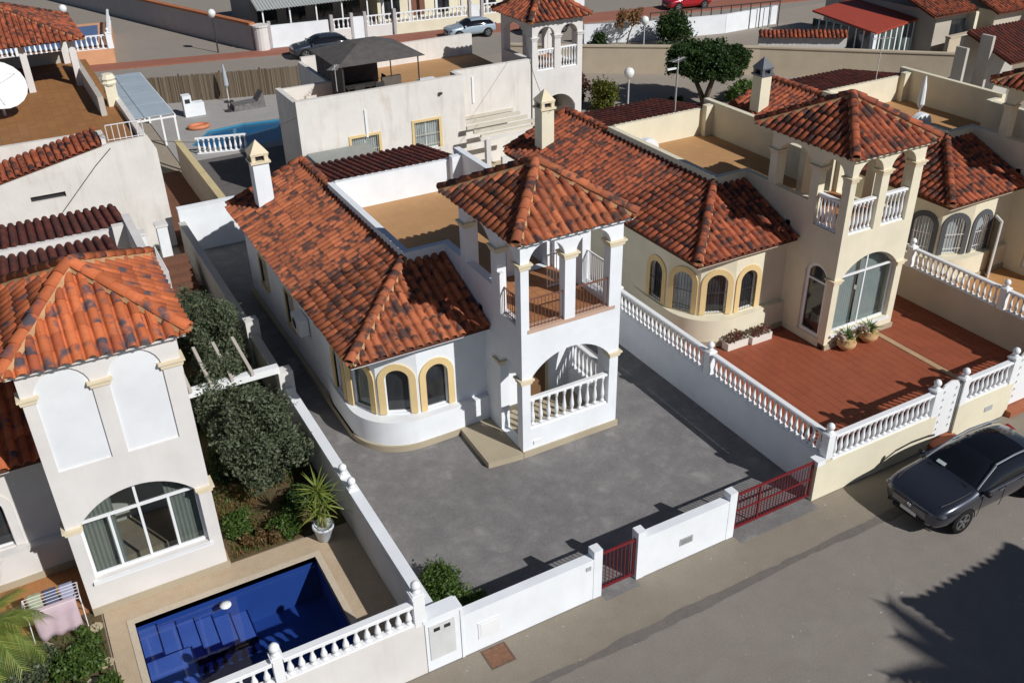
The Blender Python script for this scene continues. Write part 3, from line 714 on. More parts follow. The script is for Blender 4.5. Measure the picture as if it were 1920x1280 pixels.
gate(-1.15, -.14, YF+.1, .1, 1.28, 'narrow dark red pedestrian gate between white pillars'); gate(2.96, 5.70, YF+.12, .12, 1.3, 'wide red sliding driveway gate beside the cream wall', (3.85,))
# meter cabinet between left plot and middle plot
Cb = thing('meter_cabinet', (-5.32, YF, 0), 'white meter cabinet with grey double doors at the corner of the pool plot', 'cabinet')
mb = MB(); mb.box(-.44, .40, 0, .32, 0, 1.52); mb.box(.40, .46, -.02, .34, 0, 1.6); mb.box(-.48, .40, -.03, .36, 1.52, 1.62); mb.build('cabinet_body', WHITE, Cb)
D_ = MB().box(-.36, .26, -.018, 0, .34, 1.38).build('cabinet_door', plain('cabinet_grey', (.62, .63, .62), .5), Cb)
MB().box(-.25, -.1, -.024, -.018, 1.18, 1.28).box(.0, .15, -.024, -.018, 1.18, 1.28).build('meter_window', GL_DARK, D_)
# left plot front balustrade
L_ = thing('balustrade_wall', (-9, YF, 0), 'ivory street wall with white balusters in front of the blue pool', 'wall')
ox, oy = sub(L_)
wallseg(L_, -16, -5.78, YF, YF+.2, 0, 1.56, IVORY)
for a, b in ((-5.95, -8.78), (-9.02, -12.3)): balustrade(L_, (a-ox, YF+.1-oy), (b-ox, YF+.1-oy), 1.56, 2.16, .245, r=.075, wd=.2)
post(L_, -8.9-ox, .1, 1.56, 2.3, .2); post(L_, -5.84-ox, .12, 1.5, 2.42, .26)
# wall between left plot and middle plot
P_ = thing('party_wall', (-5.46, 0, 0), 'low white party wall between the blue pool and the grey driveway', 'wall')
MB().box(-.13, .13, -5.65, 4.7, 0, 1.36).build('wall', IVORY, P_); MB().box(-.12, .16, -5.65, 4.7, 1.36, 1.44).build('coping', WHITE, P_)
MB().box(-.12, .12, 4.9, 19.3, 0, 1.42).build('wall', stucco('grey_render', (.5, .47, .42), (.3, .26, .2), .45), P_)
MB().box(-.14, .14, 4.9, 19.3, 1.42, 1.48).build('coping', stucco('grey_coping', (.5, .48, .45), (.3, .26, .2), .45), P_)
for yy, hh in ((4.72, 1.98), (8.4, 1.95)): MB().box(-.2, .24, yy, yy+.4, 0, hh).build('pillar', IVORY, P_)
post(P_, 0, -.1, 1.40, 1.5, .2); post(P_, 0, -.75, 1.40, 1.5, .2)
# wall between middle plot and right plot
Q_ = thing('balustrade_wall', (6.12, 0, 0), 'long white balustrade wall dividing grey driveway and red terrace', 'wall')
MB().box(-.1, .1, -5.7, 4.2, 0, 1.28).build('wall', WHITE, Q_)
for a, b in ((3.9, -.7), (-1.1, -5.6)): balustrade(Q_, (0, a), (0, b), 1.28, 2.05, .215, r=.065, wd=.19)
for yy in (4.05, -.9, -5.8): post(Q_, 0, yy, 1.28, 2.1, .24)
# right plot front wall
R_ = thing('balustrade_wall', (8.2, YF, 0), 'cream street wall with white balusters behind the dark car', 'wall')
ox, oy = sub(R_)
wallseg(R_, 5.72, 10.36, YF, YF+.26, 0, 1.18, CREAM, cap=False); balustrade(R_, (6.3-ox, .12), (10.1-ox, .12), 1.18, 1.98, .215, r=.065, wd=.19)
post(R_, 10.22-ox, .13, 1.18, 2.1, .24); MB().box(5.70-ox, 5.98-ox, -.02, .28, 1.18, 1.34).build('pillar_cap', WHITE, R_)
R3 = thing('balustrade_wall', (12.6, YF, 0), 'short cream street wall with white balusters between two white pierced gates', 'wall'); ox, oy = sub(R3)
wallseg(R3, 11.29, 13.76, YF, YF+.26, 0, 1.18, CREAM, cap=False); balustrade(R3, (11.55-ox, .12), (13.5-ox, .12), 1.18, 1.98, .215, r=.065, wd=.19)
post(R3, 11.42-ox, .13, 1.18, 2.1, .24); post(R3, 13.62-ox, .13, 1.18, 2.1, .24)
MB().box(12.6-ox, 12.95-ox, -.014, 0, .5, .68).build('letter_box', plain('grey_plate', (.4, .42, .42), .4), R3)
def pierced_gate(x0, x1, label):
    G = thing('pierced_gate', ((x0+x1)/2, YF+.1, 0), label, 'gate'); c = (x1-x0)/2
    out = [(-c, .25), (c, .25), (c, 1.85), (c*.6, 2.08), (0, 2.16), (-c*.6, 2.08), (-c, 1.85)]
    holes = []
    for j in range(6):
        for i in range(2):
            hx = -c+.2+i*(2*c-.4)+(0 if j % 2 else 0); hz = .5+j*.26
            holes.append([(hx-.07, hz), (hx, hz-.02), (hx+.07, hz+.03), (hx+.02, hz+.1)])
    MB().panel(out, holes, .05, (0, 0, 0), (1, 0, 0), Z3).build('gate_leaf', WPAINT, G)
    MB().box(c-.03, c+.02, -.03, .05, .2, 2.0).build('gate_stile', plain('grey_stile', (.3, .3, .28), .5), G)
    MB().box(-c-.1, c+.1, -.3, .25, 0, .2).build('threshold', plain('red_step', (.35, .12, .06), .8), G)
pierced_gate(10.38, 11.28, 'white pierced metal gate in the cream wall behind the dark car'); pierced_gate(13.8, 14.9, 'white pierced metal gate at the right edge, above the car roof')
# wall between right plot and third plot
T_ = thing('balustrade_wall', (17.25, 0, 0), 'far beige balustrade wall between red terrace and orange terrace', 'wall')
MB().box(-.1, .1, -5.9, 4.2, 0, 1.28).build('wall', stucco('beige_render', (.6, .53, .42), (.4, .33, .25), .25), T_)
for a, b in ((3.9, 1.3), (.9, -2.6), (-3.0, -5.7)): balustrade(T_, (0, a), (0, b), 1.28, 2.05, .215, r=.065, wd=.19)
for yy in (1.1, -2.8, -5.85): post(T_, 0, yy, 1.28, 2.1, .24)
# ------------------------------------------------------------------ the near pool
MOSAIC = brickm('blue_mosaic', (.016, .055, .25), (.013, .045, .215), (.026, .07, .26), .05, .05)
MOSAIC2 = brickm('blue_mosaic_step', (.07, .125, .42), (.058, .105, .38), (.09, .15, .42), .05, .05)
TRIMB = plain('dark_blue_trim', (.004, .006, .06), .4, .1, 4, 0)
def pool(loc, x0, x1, y0, y1, depth, label, steps=True):
    P = thing('swimming_pool', loc, label, 'pool'); lx, ly, _ = loc
    x0 -= lx; x1 -= lx; y0 -= ly; y1 -= ly; mb = MB()
    mb.box(x0-.2, x1+.2, y0-.2, y1+.2, -depth-.2, -depth); mb.box(x0-.2, x0, y0, y1, -depth, -.03); mb.box(x1, x1+.2, y0, y1, -depth, -.03)
    mb.box(x0-.2, x1+.2, y0-.2, y0, -depth, -.03); mb.box(x0-.2, x1+.2, y1, y1+.2, -depth, -.03); mb.build('basin', MOSAIC, P)
    if steps:
        for i in range(6):
            a = x0+.02+i*.42; z = -.2-.13*i
            s = MB().box(a, a+.40, y1-.98, y1-.02, -depth+.01, z).build('pool_step', MOSAIC2, P)
            t = MB().box(a+.40, a+.435, y1-1.02, y1-.02, -depth+.01, z+.006); t.box(a, a+.40, y1-1.02, y1-.98, -depth+.012, z+.004); t.build('step_edge', TRIMB, s)
        s = MB().box(x0+.02, x0+1.0, y1-2.6, y1-1.03, -depth+.01, -.32).build('pool_bench', MOSAIC2, P)
        MB().box(x0+1.0, x0+1.05, y1-2.6, y1-1.03, -depth+.01, -.315).build('step_edge', TRIMB, s)
        MB().lathe([(.14, 0), (.14, .03), (.05, .06)], (x0+2.05, y1-.35, -.13), 12).build('pool_float', WPAINT, P, smooth=True)
    MB().add([(x0, y0, -.12), (x1, y0, -.12), (x1, y1, -.12), (x0, y1, -.12)], [(0, 1, 2, 3)]).build('water', waterm('pool_water', (.74, .85, .97)), P)
    return P
pool((-9, -3, 0), PX0, PX1, PY0, PY1, 1.35, 'dark blue mosaic pool with corner steps in front of the ivory villa')
cp = MB(); co = .12
for a in ((PX0-.16, PX1+.16, PY1, PY1+.16), (PX0-.16, PX1+.16, PY0-.16, PY0), (PX0-.16, PX0, PY0, PY1), (PX1, PX1+.16, PY0, PY1)): cp.box(*a, -.05, .05)
struct(cp.build('pool_coping', ground('coping_stone', ((.5, .42, .32), (.56, .48, .37), (.6, .52, .42)), .9, 4, 30)))
# ------------------------------------------------------------------ vegetation
BARK = plain('bark', (.11, .085, .06), .95, .35, 5, .8, 20)
OLIVE = leafm('olive_leaf', (.045, .062, .032), (.16, .19, .115))
GREEN = leafm('shrub_leaf', (.028, .06, .012), (.12, .19, .04))
DKGREEN = leafm('dark_leaf', (.018, .04, .010), (.055, .10, .025))
YGREEN = leafm('yellow_leaf', (.11, .12, .02), (.26, .24, .05))
REDLEAF = leafm('dark_red_leaf', (.05, .015, .012), (.14, .05, .03))
YUCCA = leafm('yucca_leaf', (.10, .16, .03), (.30, .34, .08), .4)
DRY = leafm('dry_leaf', (.16, .08, .03), (.32, .18, .07))
def cloud(name, mat, parent, clumps, n, size, seed=1, flat=1.0, stuff=False, long=2.0):
    R = random.Random(seed); vs = []; fs = []
    tot = sum(c[3]**2 for c in clumps)
    for (cx, cy, cz, r) in clumps:
        for _ in range(int(n*r*r/tot)):
            while True:
                d = Vector((R.uniform(-1, 1), R.uniform(-1, 1), R.uniform(-1, 1)))
                if .05 < d.length < 1: break
            d = d.normalized()*(R.random()**.42)*r*(R.uniform(.8, 1.12) if R.random() < .9 else R.uniform(1.1, 1.5))
            p = Vector((cx+d.x, cy+d.y, cz+d.z*flat))
            a = Vector((R.gauss(0, 1), R.gauss(0, 1), R.gauss(.15, .8))).normalized(); b = a.cross(Vector((R.gauss(0, 1), R.gauss(0, 1), R.gauss(0, 1)))).normalized()
            s = size*R.uniform(.5, 1.6); k = len(vs)
            vs += [p-a*s*long*.5, p+b*s*.5, p+a*s*long*.5, p-b*s*.5]; fs.append((k, k+1, k+2, k+3))
    me = bpy.data.meshes.new(name); me.from_pydata(vs, [], fs); me.materials.append(mat); me.update()
    o = bpy.data.objects.new(name, me); COL.objects.link(o)
    if parent: o.parent = parent
    return o
def clumpset(R, rx, ry, z0, z1, n, r0, r1):
    out = []
    for _ in range(n):
        t = R.uniform(0, 2*pi); q = sqrt(R.random()); h = R.random(); k = sqrt(max(.05, 1-(2*h-1)**2))
        out.append((rx*q*k*cos(t), ry*q*k*sin(t), z0+(z1-z0)*h, R.uniform(r0, r1)))
    return out
def tree(loc, label, rx, ry, z0, z1, mat, n, size, trunks=1, seed=1, nclump=26, r0=.35, r1=.6, rad=.1, name='tree', cat='tree', flat=1.0, group=None, lean=.35):
    T = thing(name, loc, label, cat, group); R = random.Random(seed)
    cl = clumpset(R, rx*.8, ry*.8, z0+r0, z1-r0, nclump, r0, r1)
    mb = MB()
    for k in range(trunks):
        a = 2*pi*k/max(1, trunks)+R.uniform(0, 1); bx, by = (.08*cos(a), .08*sin(a)) if trunks > 1 else (0, 0)
        tx, ty = lean*rx*cos(a), lean*ry*sin(a); zm = z0+.3
        mb.tube([(bx, by, 0), (bx+tx*.3, by+ty*.3, zm*.5), (bx+tx, by+ty, zm)], [rad, rad*.85, rad*.65], 7)
        for j in range(5):
            c = R.choice(cl); mb.tube([(bx+tx, by+ty, zm), ((bx+tx+c[0])/2, (by+ty+c[1])/2, (zm+c[2])/2+.1), c[:3]], [rad*.5, rad*.35, rad*.12], 5)
    mb.build('trunk', BARK, T, smooth=True)
    cloud('crown', mat, T, cl, n, size, seed, flat)
    return T
tree((-7.0, 2.5, 0), 'large olive tree in the garden beside the ivory tower', 1.3, 1.75, .1, 2.9, OLIVE, 26000, .052, 2, 3, 60, .25, .5, .09)
tree((-7.2, 5.3, 0), 'second olive tree in the deep shade below the white pergola beam', 1.1, 1.3, .2, 2.6, OLIVE, 15000, .052, 2, 5, 36, .25, .5, .08)
tree((-6.7, 8.4, 0), 'olive tree by the grey party wall behind the pergola', 1.1, 1.7, .2, 3.0, OLIVE, 20000, .052, 2, 8, 44, .25, .5, .08)
tree((-7.0, 11.0, 0), 'small olive tree farthest back along the party wall', .9, 1.2, .2, 2.4, OLIVE, 10000, .052, 2, 9, 28, .25, .45, .07)
def bush(loc, label, rx, ry, h, mat, n, size, seed, name='bush', group=None, nc=14):
    T = thing(name, loc, label, 'bush', group); R = random.Random(seed)
    r = min(rx, ry, h)*.55
    cl = clumpset(R, max(.05, rx-r*.6), max(.05, ry-r*.6), r*.5, h-r*.6, nc, r*.6, r)
    mb = MB()
    for c in cl[:6]: mb.tube([(0, 0, 0), (c[0]*.5, c[1]*.5, c[2]*.6), c[:3]], [.03, .02, .008], 4)
    mb.build('stem', BARK, T); cloud('foliage', mat, T, cl, n, size, seed); return T
bush((-4.6, -4.1, 0), 'green hedge shrub in the corner of the grey driveway', .75, .95, .75, GREEN, 11000, .038, 21, nc=30)
bush((-4.05, -5.0, 0), 'small green shrub behind the white street wall', .6, .5, .55, GREEN, 5000, .038, 22)
bush((-7.6, .15, 0), 'low dry shrub with russet leaves at the end of the pool', .8, .5, .35, leafm('russet_leaf', (.07, .06, .02), (.24, .13, .06)), 3500, .035, 23)
bush((-7.0, .3, 0), 'low green shrub between olive tree and pool', .6, .6, .45, GREEN, 4000, .04, 24)
bush((-8.2, .8, 0), 'grassy green shrub at the foot of the ivory tower', .5, .7, .5, GREEN, 4000, .04, 25)
bush((-6.6, 1.0, 0), 'dark shrub in shade under the large olive tree', .7, .6, .5, DKGREEN, 2200, .06, 26)
for nm, lb, mt, rg, nn_, zz in (('ground_cover', 'green ground cover and weeds under the olive trees', GREEN, (-8.6, -5.75, -.2, 13.5), 9000, .16), ('dry_weeds', 'dry russet weeds scattered under the olive trees', DRY, (-8.6, -5.75, -.15, 2.6), 2200, .13), ('garden_weeds', 'weeds between the stepping stones left of the pool', GREEN, (-15, -11.95, -5.0, -.5), 5000, .12)):
    R = random.Random(len(nm)); vs = []; fs = []
    for _ in range(nn_):
        p = Vector((R.uniform(rg[0], rg[1]), R.uniform(rg[2], rg[3]), .012))
        if sin(p.x*2.3+p.y*1.1)+sin(p.y*2.9-p.x)+R.gauss(0, .5) < -.1: continue
        a = R.uniform(0, 6.28); h = zz*R.uniform(.4, 1.3); d = Vector((cos(a), sin(a), 0)); k = len(vs)
        vs += [p-d*.018, p+d*.018, p+Vector((R.gauss(0, .06), R.gauss(0, .06), h))]; fs.append((k, k+1, k+2))
    me = bpy.data.meshes.new(nm); me.from_pydata(vs, [], fs); me.materials.append(mt); me.update()
    o_ = bpy.data.objects.new(nm, me); COL.objects.link(o_); o_['kind'] = 'stuff'; tag(o_, lb, 'plants')
bush((-7.9, 3.4, 0), 'dark hedge plant against the ivory tower side wall', .5, 1.2, 1.5, DKGREEN, 4500, .06, 27, nc=22)
bush((-7.7, 6.6, 0), 'dark hedge plant behind the pergola beam', .6, 1.3, 1.4, DKGREEN, 4500, .06, 28, nc=22)
bush((-6.3, 6.0, 0), 'dark shrub in front of the pillared part of the party wall', .6, 1.2, 1.1, DKGREEN, 3500, .06, 29, nc=18)
# garden south of the ivory villa's bay: stepping stones, ground cover
gs = thing('stepping_stone_path', (-12.6, -2.2, 0), 'stepping stones laid in the planted bed left of the pool', 'path')
R = random.Random(4); sm = []
for i in range(60):
    x = R.uniform(-2.2, .62); y = R.uniform(-2.4, 1.55)
    if any((x-a)**2+(y-b)**2 < .20 for a, b in sm): continue
    sm.append((x, y)); k = R.randint(5, 7); r = R.uniform(.15, .23); t0 = R.random()*6
    MB().prism([(x+r*R.uniform(.75, 1.15)*cos(t0+2*pi*j/k), y+r*R.uniform(.75, 1.15)*sin(t0+2*pi*j/k)) for j in range(k)], .0, .035).build('stone', GRAVEL, gs)
for i, (x, y, rx, ry, h) in enumerate(((-12.75, -2.0, .9, .9, .5), (-13.5, -1.5, .8, .9, .55), (-12.35, -1.3, .35, .5, .3), (-12.2, -2.9, .5, .6, .35), (-13.2, -2.9, .9, .7, .45))):
    bush((x, y, 0), ('broad green succulent clump among the stepping stones', 'green clump beside the drying laundry', 'small green clump at the pool paving edge', 'low green clump at the lower end of the stepping stones', 'darker green clump at the bottom left corner')[i],
         rx, ry, h, (GREEN, OLIVE, GREEN, GREEN, DKGREEN)[i], 3200, .045, 40+i, nc=16)
def blade_mesh(name, L, w, droop, mat, seg=5):
    vs = []; fs = []
    for i in range(seg+1):
        t = i/seg; ww = w*(1-t**1.6)*(.5+.5*min(1, t*5)); x = L*t; z = -droop*t*t
        vs += [(x, -ww, z+ww*.35), (x, 0, z), (x, ww, z+ww*.35)]
    for i in range(seg):
        a = i*3; fs += [(a, a+3, a+4, a+1), (a+1, a+4, a+5, a+2)]
    me = bpy.data.meshes.new(name); me.from_pydata(vs, [], fs); me.materials.append(mat); me.update(); return me
def rosette(T, c, n, L, w, mat, seed, e0=-25, e1=85, droop=.12):
    R = random.Random(seed); ms = [blade_mesh('leaf', L*k, w, droop*L*k*1.4, mat) for k in (.75, .9, 1.05)]
    for i in range(n):
        az = i*2.39996+R.uniform(-.2, .2); el = radians(e0+(e1-e0)*(i/n)**.8+R.uniform(-8, 8))
        M = Matrix.Translation(c) @ Matrix.Rotation(az, 4, 'Z') @ Matrix.Rotation(-el, 4, 'Y') @ Matrix.Rotation(R.uniform(-.5, .5), 4, 'X')
        shared('leaf', R.choice(ms), T, M)
Y = thing('potted_yucca', (-6.32, -.62, 0), 'spiky yucca in a white pot by the pool corner', 'potted plant')
pt = MB().lathe([(.17, .03), (.20, .06), (.26, .42), (.29, .44), (.29, .50), (.25, .50), (.24, .44)], seg=20); pt.build('pot', plain('glazed_white', (.6, .64, .7), .4), Y, smooth=True)
MB().lathe([(.24, .40), (.24, .43), (.05, .44)], seg=16).build('soil', SOIL, Y)
for sx, sy, h in ((0, .02, 1.55), (.07, -.04, 1.15), (-.06, -.02, .9)):
    MB().tube([(sx*.5, sy, .4), (sx, sy, .9), (sx*1.3, sy*1.2, h)], [.05, .04, .035], 7).build('stem', plain('yucca_stem', (.30, .27, .12), .9, .3, 8), Y, smooth=True)
    rosette(Y, Vector((sx*1.3, sy*1.2, h)), 46 if h > 1.5 else 26, .72, .028, YUCCA, int(h*100), -30, 85, .25)
def palm(loc, label, h, n, L, seed, mat=YUCCA, e0=-35, e1=75, lw=.035):
    P = thing('palm_tree', loc, label, 'palm'); R = random.Random(seed)
    mb = MB()
    for i in range(int(h/.22)): mb.lathe([(.15, 0), (.11, .2), (.10, .23)], (.02*sin(i), .02*cos(i*1.7), i*.22), 8)
    mb.build('trunk', BARK, P)
    vs = []; fs = []
    for s_ in range(13):
        t = s_/12; x = L*t; z = -.35*L*t*t; k = len(vs)
    def frond():
        vs = []; fs = []; m = 30
        def pt(t): return Vector((L*t, 0, .12*L*sin(t*pi)-.42*L*t*t))
        for i in range(m):
            t = .12+.88*i/m; p = pt(t); d = (pt(t+.02)-p).normalized(); ll = L*.34*sin(min(1, (t+.12))*pi*.82)+.05
            for s_ in (-1, 1):
                tip = p+d*ll*.75+Vector((0, s_*ll*.72, -ll*.22)); b = p+d*lw; k = len(vs); vs += [p-d*.004, b, tip]; fs.append((k, k+1, k+2))
        for i in range(8):
            a, b = pt(i/8), pt((i+1)/8); k = len(vs); r = .022*(1-i/9); vs += [a+Vector((0, r, 0)), a-Vector((0, r, 0)), b-Vector((0, r*.8, 0)), b+Vector((0, r*.8, 0))]; fs.append((k, k+1, k+2, k+3))
        me = bpy.data.meshes.new('frond'); me.from_pydata(vs, [], fs); me.materials.append(mat); me.update(); return me
    fm = frond()
    for i in range(n):
        az = i*2.39996; el = radians(e0+(e1-e0)*(i/n))
        shared('frond', fm, P, Matrix.Translation((0, 0, h)) @ Matrix.Rotation(az, 4, 'Z') @ Matrix.Rotation(-el, 4, 'Y') @ Matrix.Scale(R.uniform(.8, 1.1), 4))
    return P
palm((-14.15, -1.0, 0), 'yellow green palm at the lower left edge beside the laundry', 1.3, 26, 1.25, 5)
palm((8.0, -19.4, 0), 'palm across the street whose fronds shade the road', 5.3, 34, 1.9, 6, lw=.09)
# laundry rack
D = thing('drying_rack', (-12.8, -.35, 0), 'folding drying rack with pink sheet left of the ivory tower', 'drying rack')
rk = MB()
for s_ in (-.58, .58):
    rk.tube([(s_, -.3, 0), (s_, .28, .92)], .012, 5); rk.tube([(s_, .3, 0), (s_, -.28, .92)], .012, 5)
for y in (-.28, -.17, -.06, .06, .17, .28): rk.tube([(-.6, y, .92), (.6, y, .92)], .008, 5)
rk.tube([(-.6, -.28, .92), (-.6, .28, .92)], .012, 5); rk.tube([(.6, -.28, .92), (.6, .28, .92)], .012, 5); rk.build('frame', IRON_W, D)
def cloth(parent, name, mat, x0, x1, y, z0, z1, wav=.03, n=14):
    vs = []; fs = []
    for i in range(n+1):
        for j in range(7):
            t = j/6; x = x0+(x1-x0)*i/n; yy = y+.13*sin(t*pi*.5)*(-1)*t+wav*sin(i*1.3+j*.4)*t
            if t == 0: yy = y+.1
            vs.append((x, yy, z1-(z1-z0)*t-.02*sin(i*.9)*t))
    for i in range(n):
        for j in range(6): a = i*7+j; fs.append((a, a+1, a+8, a+7))
    m = bpy.data.meshes.new(name); m.from_pydata(vs, [], fs); m.materials.append(mat); m.polygons.foreach_set('use_smooth', [True]*len(fs)); m.update()
    o = bpy.data.objects.new(name, m); COL.objects.link(o); o.parent = parent; sm_ = o.modifiers.new('thick', 'SOLIDIFY'); sm_.thickness = .006
    return o
SH = thing('pink_sheet', (-12.75, -.66, 0), 'pale pink sheet hanging over the front of the drying rack', 'sheet')
cloth(SH, 'fabric', plain('pink_cloth', (.52, .40, .44), .95, .06, 6, .3, 90), -.5, .45, .02, .16, .95, .04)
TW_ = thing('towels', (-12.8, -.1, 0), 'small dark blue and green towels drying behind the pink sheet', 'towels')
for x0, x1, c in ((-.5, -.2, (.32, .36, .24)), (-.15, .15, (.07, .09, .16)), (.2, .5, (.28, .30, .42))):
    cloth(TW_, 'towel', plain('towel%d' % int(c[0]*100), c, .95, .1, 8, .3, 90), x0, x1, 0, .55, .955, .02, 6)
# pergola in the side garden of the ivory villa
G_ = thing('pergola', (-7, 4.9, 0), 'white pergola beam with slanted rafters joining the ivory tower to the party wall', 'pergola')
MB().box(-1.35, 1.40, -.12, .12, 1.98, 2.2).build('beam', WPAINT, G_)
for i, x in enumerate((-1.2, -.6, 0, .6)): MB().bar((x, -.2, 2.25), (x, 2.1, 2.32), .09, .1).build('rafter', stucco('rafter', (.55, .5, .44), (.35, .3, .25), .4), G_)
# stairs and clutter behind the ivory villa
St = thing('garden_stairs', (-6.4, 14.2, 0), 'brown garden steps at the far end of the olive passage', 'stairs')
for i in range(6): MB().box(-.5, .5, i*.42, i*.42+.44, 0, .2+i*.2).build('step', BROWNPAV, St)
Rk = thing('step_railing', (-7.0, 14.2, 0), 'thin white railing beside the brown garden steps', 'railing')
railing(Rk, (0, 0), (0, 2.6), .2, 1.7, IRON_W, .25, .014)
# AC unit and dish on the white villa's left wall
AC = thing('air_conditioner', (-4.14, 7.3, 1.75), 'white air conditioner unit on the left wall of the white villa', 'air conditioner')
MB().box(-.16, .15, -.42, .42, 0, .58).build('casing', PVC, AC)
fan = MB(); fan.add([(-.165, .12+.2*cos(a*pi/8), .29+.2*sin(a*pi/8)) for a in range(16)], [tuple(range(16))]); fan.build('fan_grille', plain('dark_grille', (.05, .05, .05), .6), AC)
MB().box(-.16, .16, -.3, -.26, -.08, 0).box(-.16, .16, .26, .3, -.08, 0).build('bracket', IRON_D, AC)
# planters on the red terrace
for k, (x, y, lb) in enumerate(((9.35, 1.45, 'left white planter trough with flowers under the cream bay'), (10.35, 1.35, 'right white planter trough with flowers under the cream bay'))):
    T = thing('planter_trough', (x, y, 0), lb, 'planter', 'planter troughs'); mb = MB()
    mb.box(-.45, .45, -.16, -.12, 0, .3); mb.box(-.45, .45, .12, .16, 0, .3); mb.box(-.45, -.41, -.12, .12, 0, .3); mb.box(.41, .45, -.12, .12, 0, .3); mb.box(-.41, .41, -.12, .12, .02, .24); mb.build('trough', stucco('white_pot', (.7, .66, .6), (.4, .35, .28), .4), T)
    cloud('flowers', leafm('flower_leaf%d' % k, (.05, .08, .03), (.34, .13, .12)), T, [(-.25, 0, .4, .18), (.0, 0, .45, .2), (.25, 0, .4, .18)], 260, .06, 60+k)
for k, (x, y, lb) in enumerate(((12.5, -.62, 'terracotta urn with spiky plant by the curtained window'), (13.55, -.62, 'terracotta urn with spiky plant at the start of the tan strip'))):
    T = thing('plant_urn', (x, y, 0), lb, 'potted plant', 'urns below the curtained window')
    MB().lathe([(.16, 0), (.18, .04), (.32, .18), (.34, .3), (.24, .42), (.28, .46), (.22, .46)], seg=16).build('urn', stucco('ochre_urn', (.55, .36, .18), (.4, .28, .15), .4), T, smooth=True)
    cloud('flowers', leafm('urn_flower', (.3, .2, .15), (.6, .5, .42)), T, [(-.2, .05, .5, .2), (.2, .05, .5, .18)], 160, .07, 70+k)
    rosette(T, Vector((0, 0, .45)), 40, .5, .03, leafm('agave', (.03, .09, .02), (.12, .26, .05)), 80+k, 0, 85, .3)
# manhole
Mh = thing('manhole_cover', (-4.2, -6.3, 0), 'rusty square manhole cover in the street by the white wall', 'manhole cover')
MB().box(-.27, .27, -.25, .25, .0, .013).build('cover', plain('rust', (.20, .10, .06), .85, .35, 9, .6, 40), Mh); f_ = MB()
for a in ((-.31, .31, -.29, -.255), (-.31, .31, .255, .29), (-.31, -.275, -.255, .255), (.275, .31, -.255, .255)): f_.box(*a, 0, .016)
f_.build('rim', plain('rust2', (.14, .09, .065), .85, .3, 9, .6, 40), Mh)
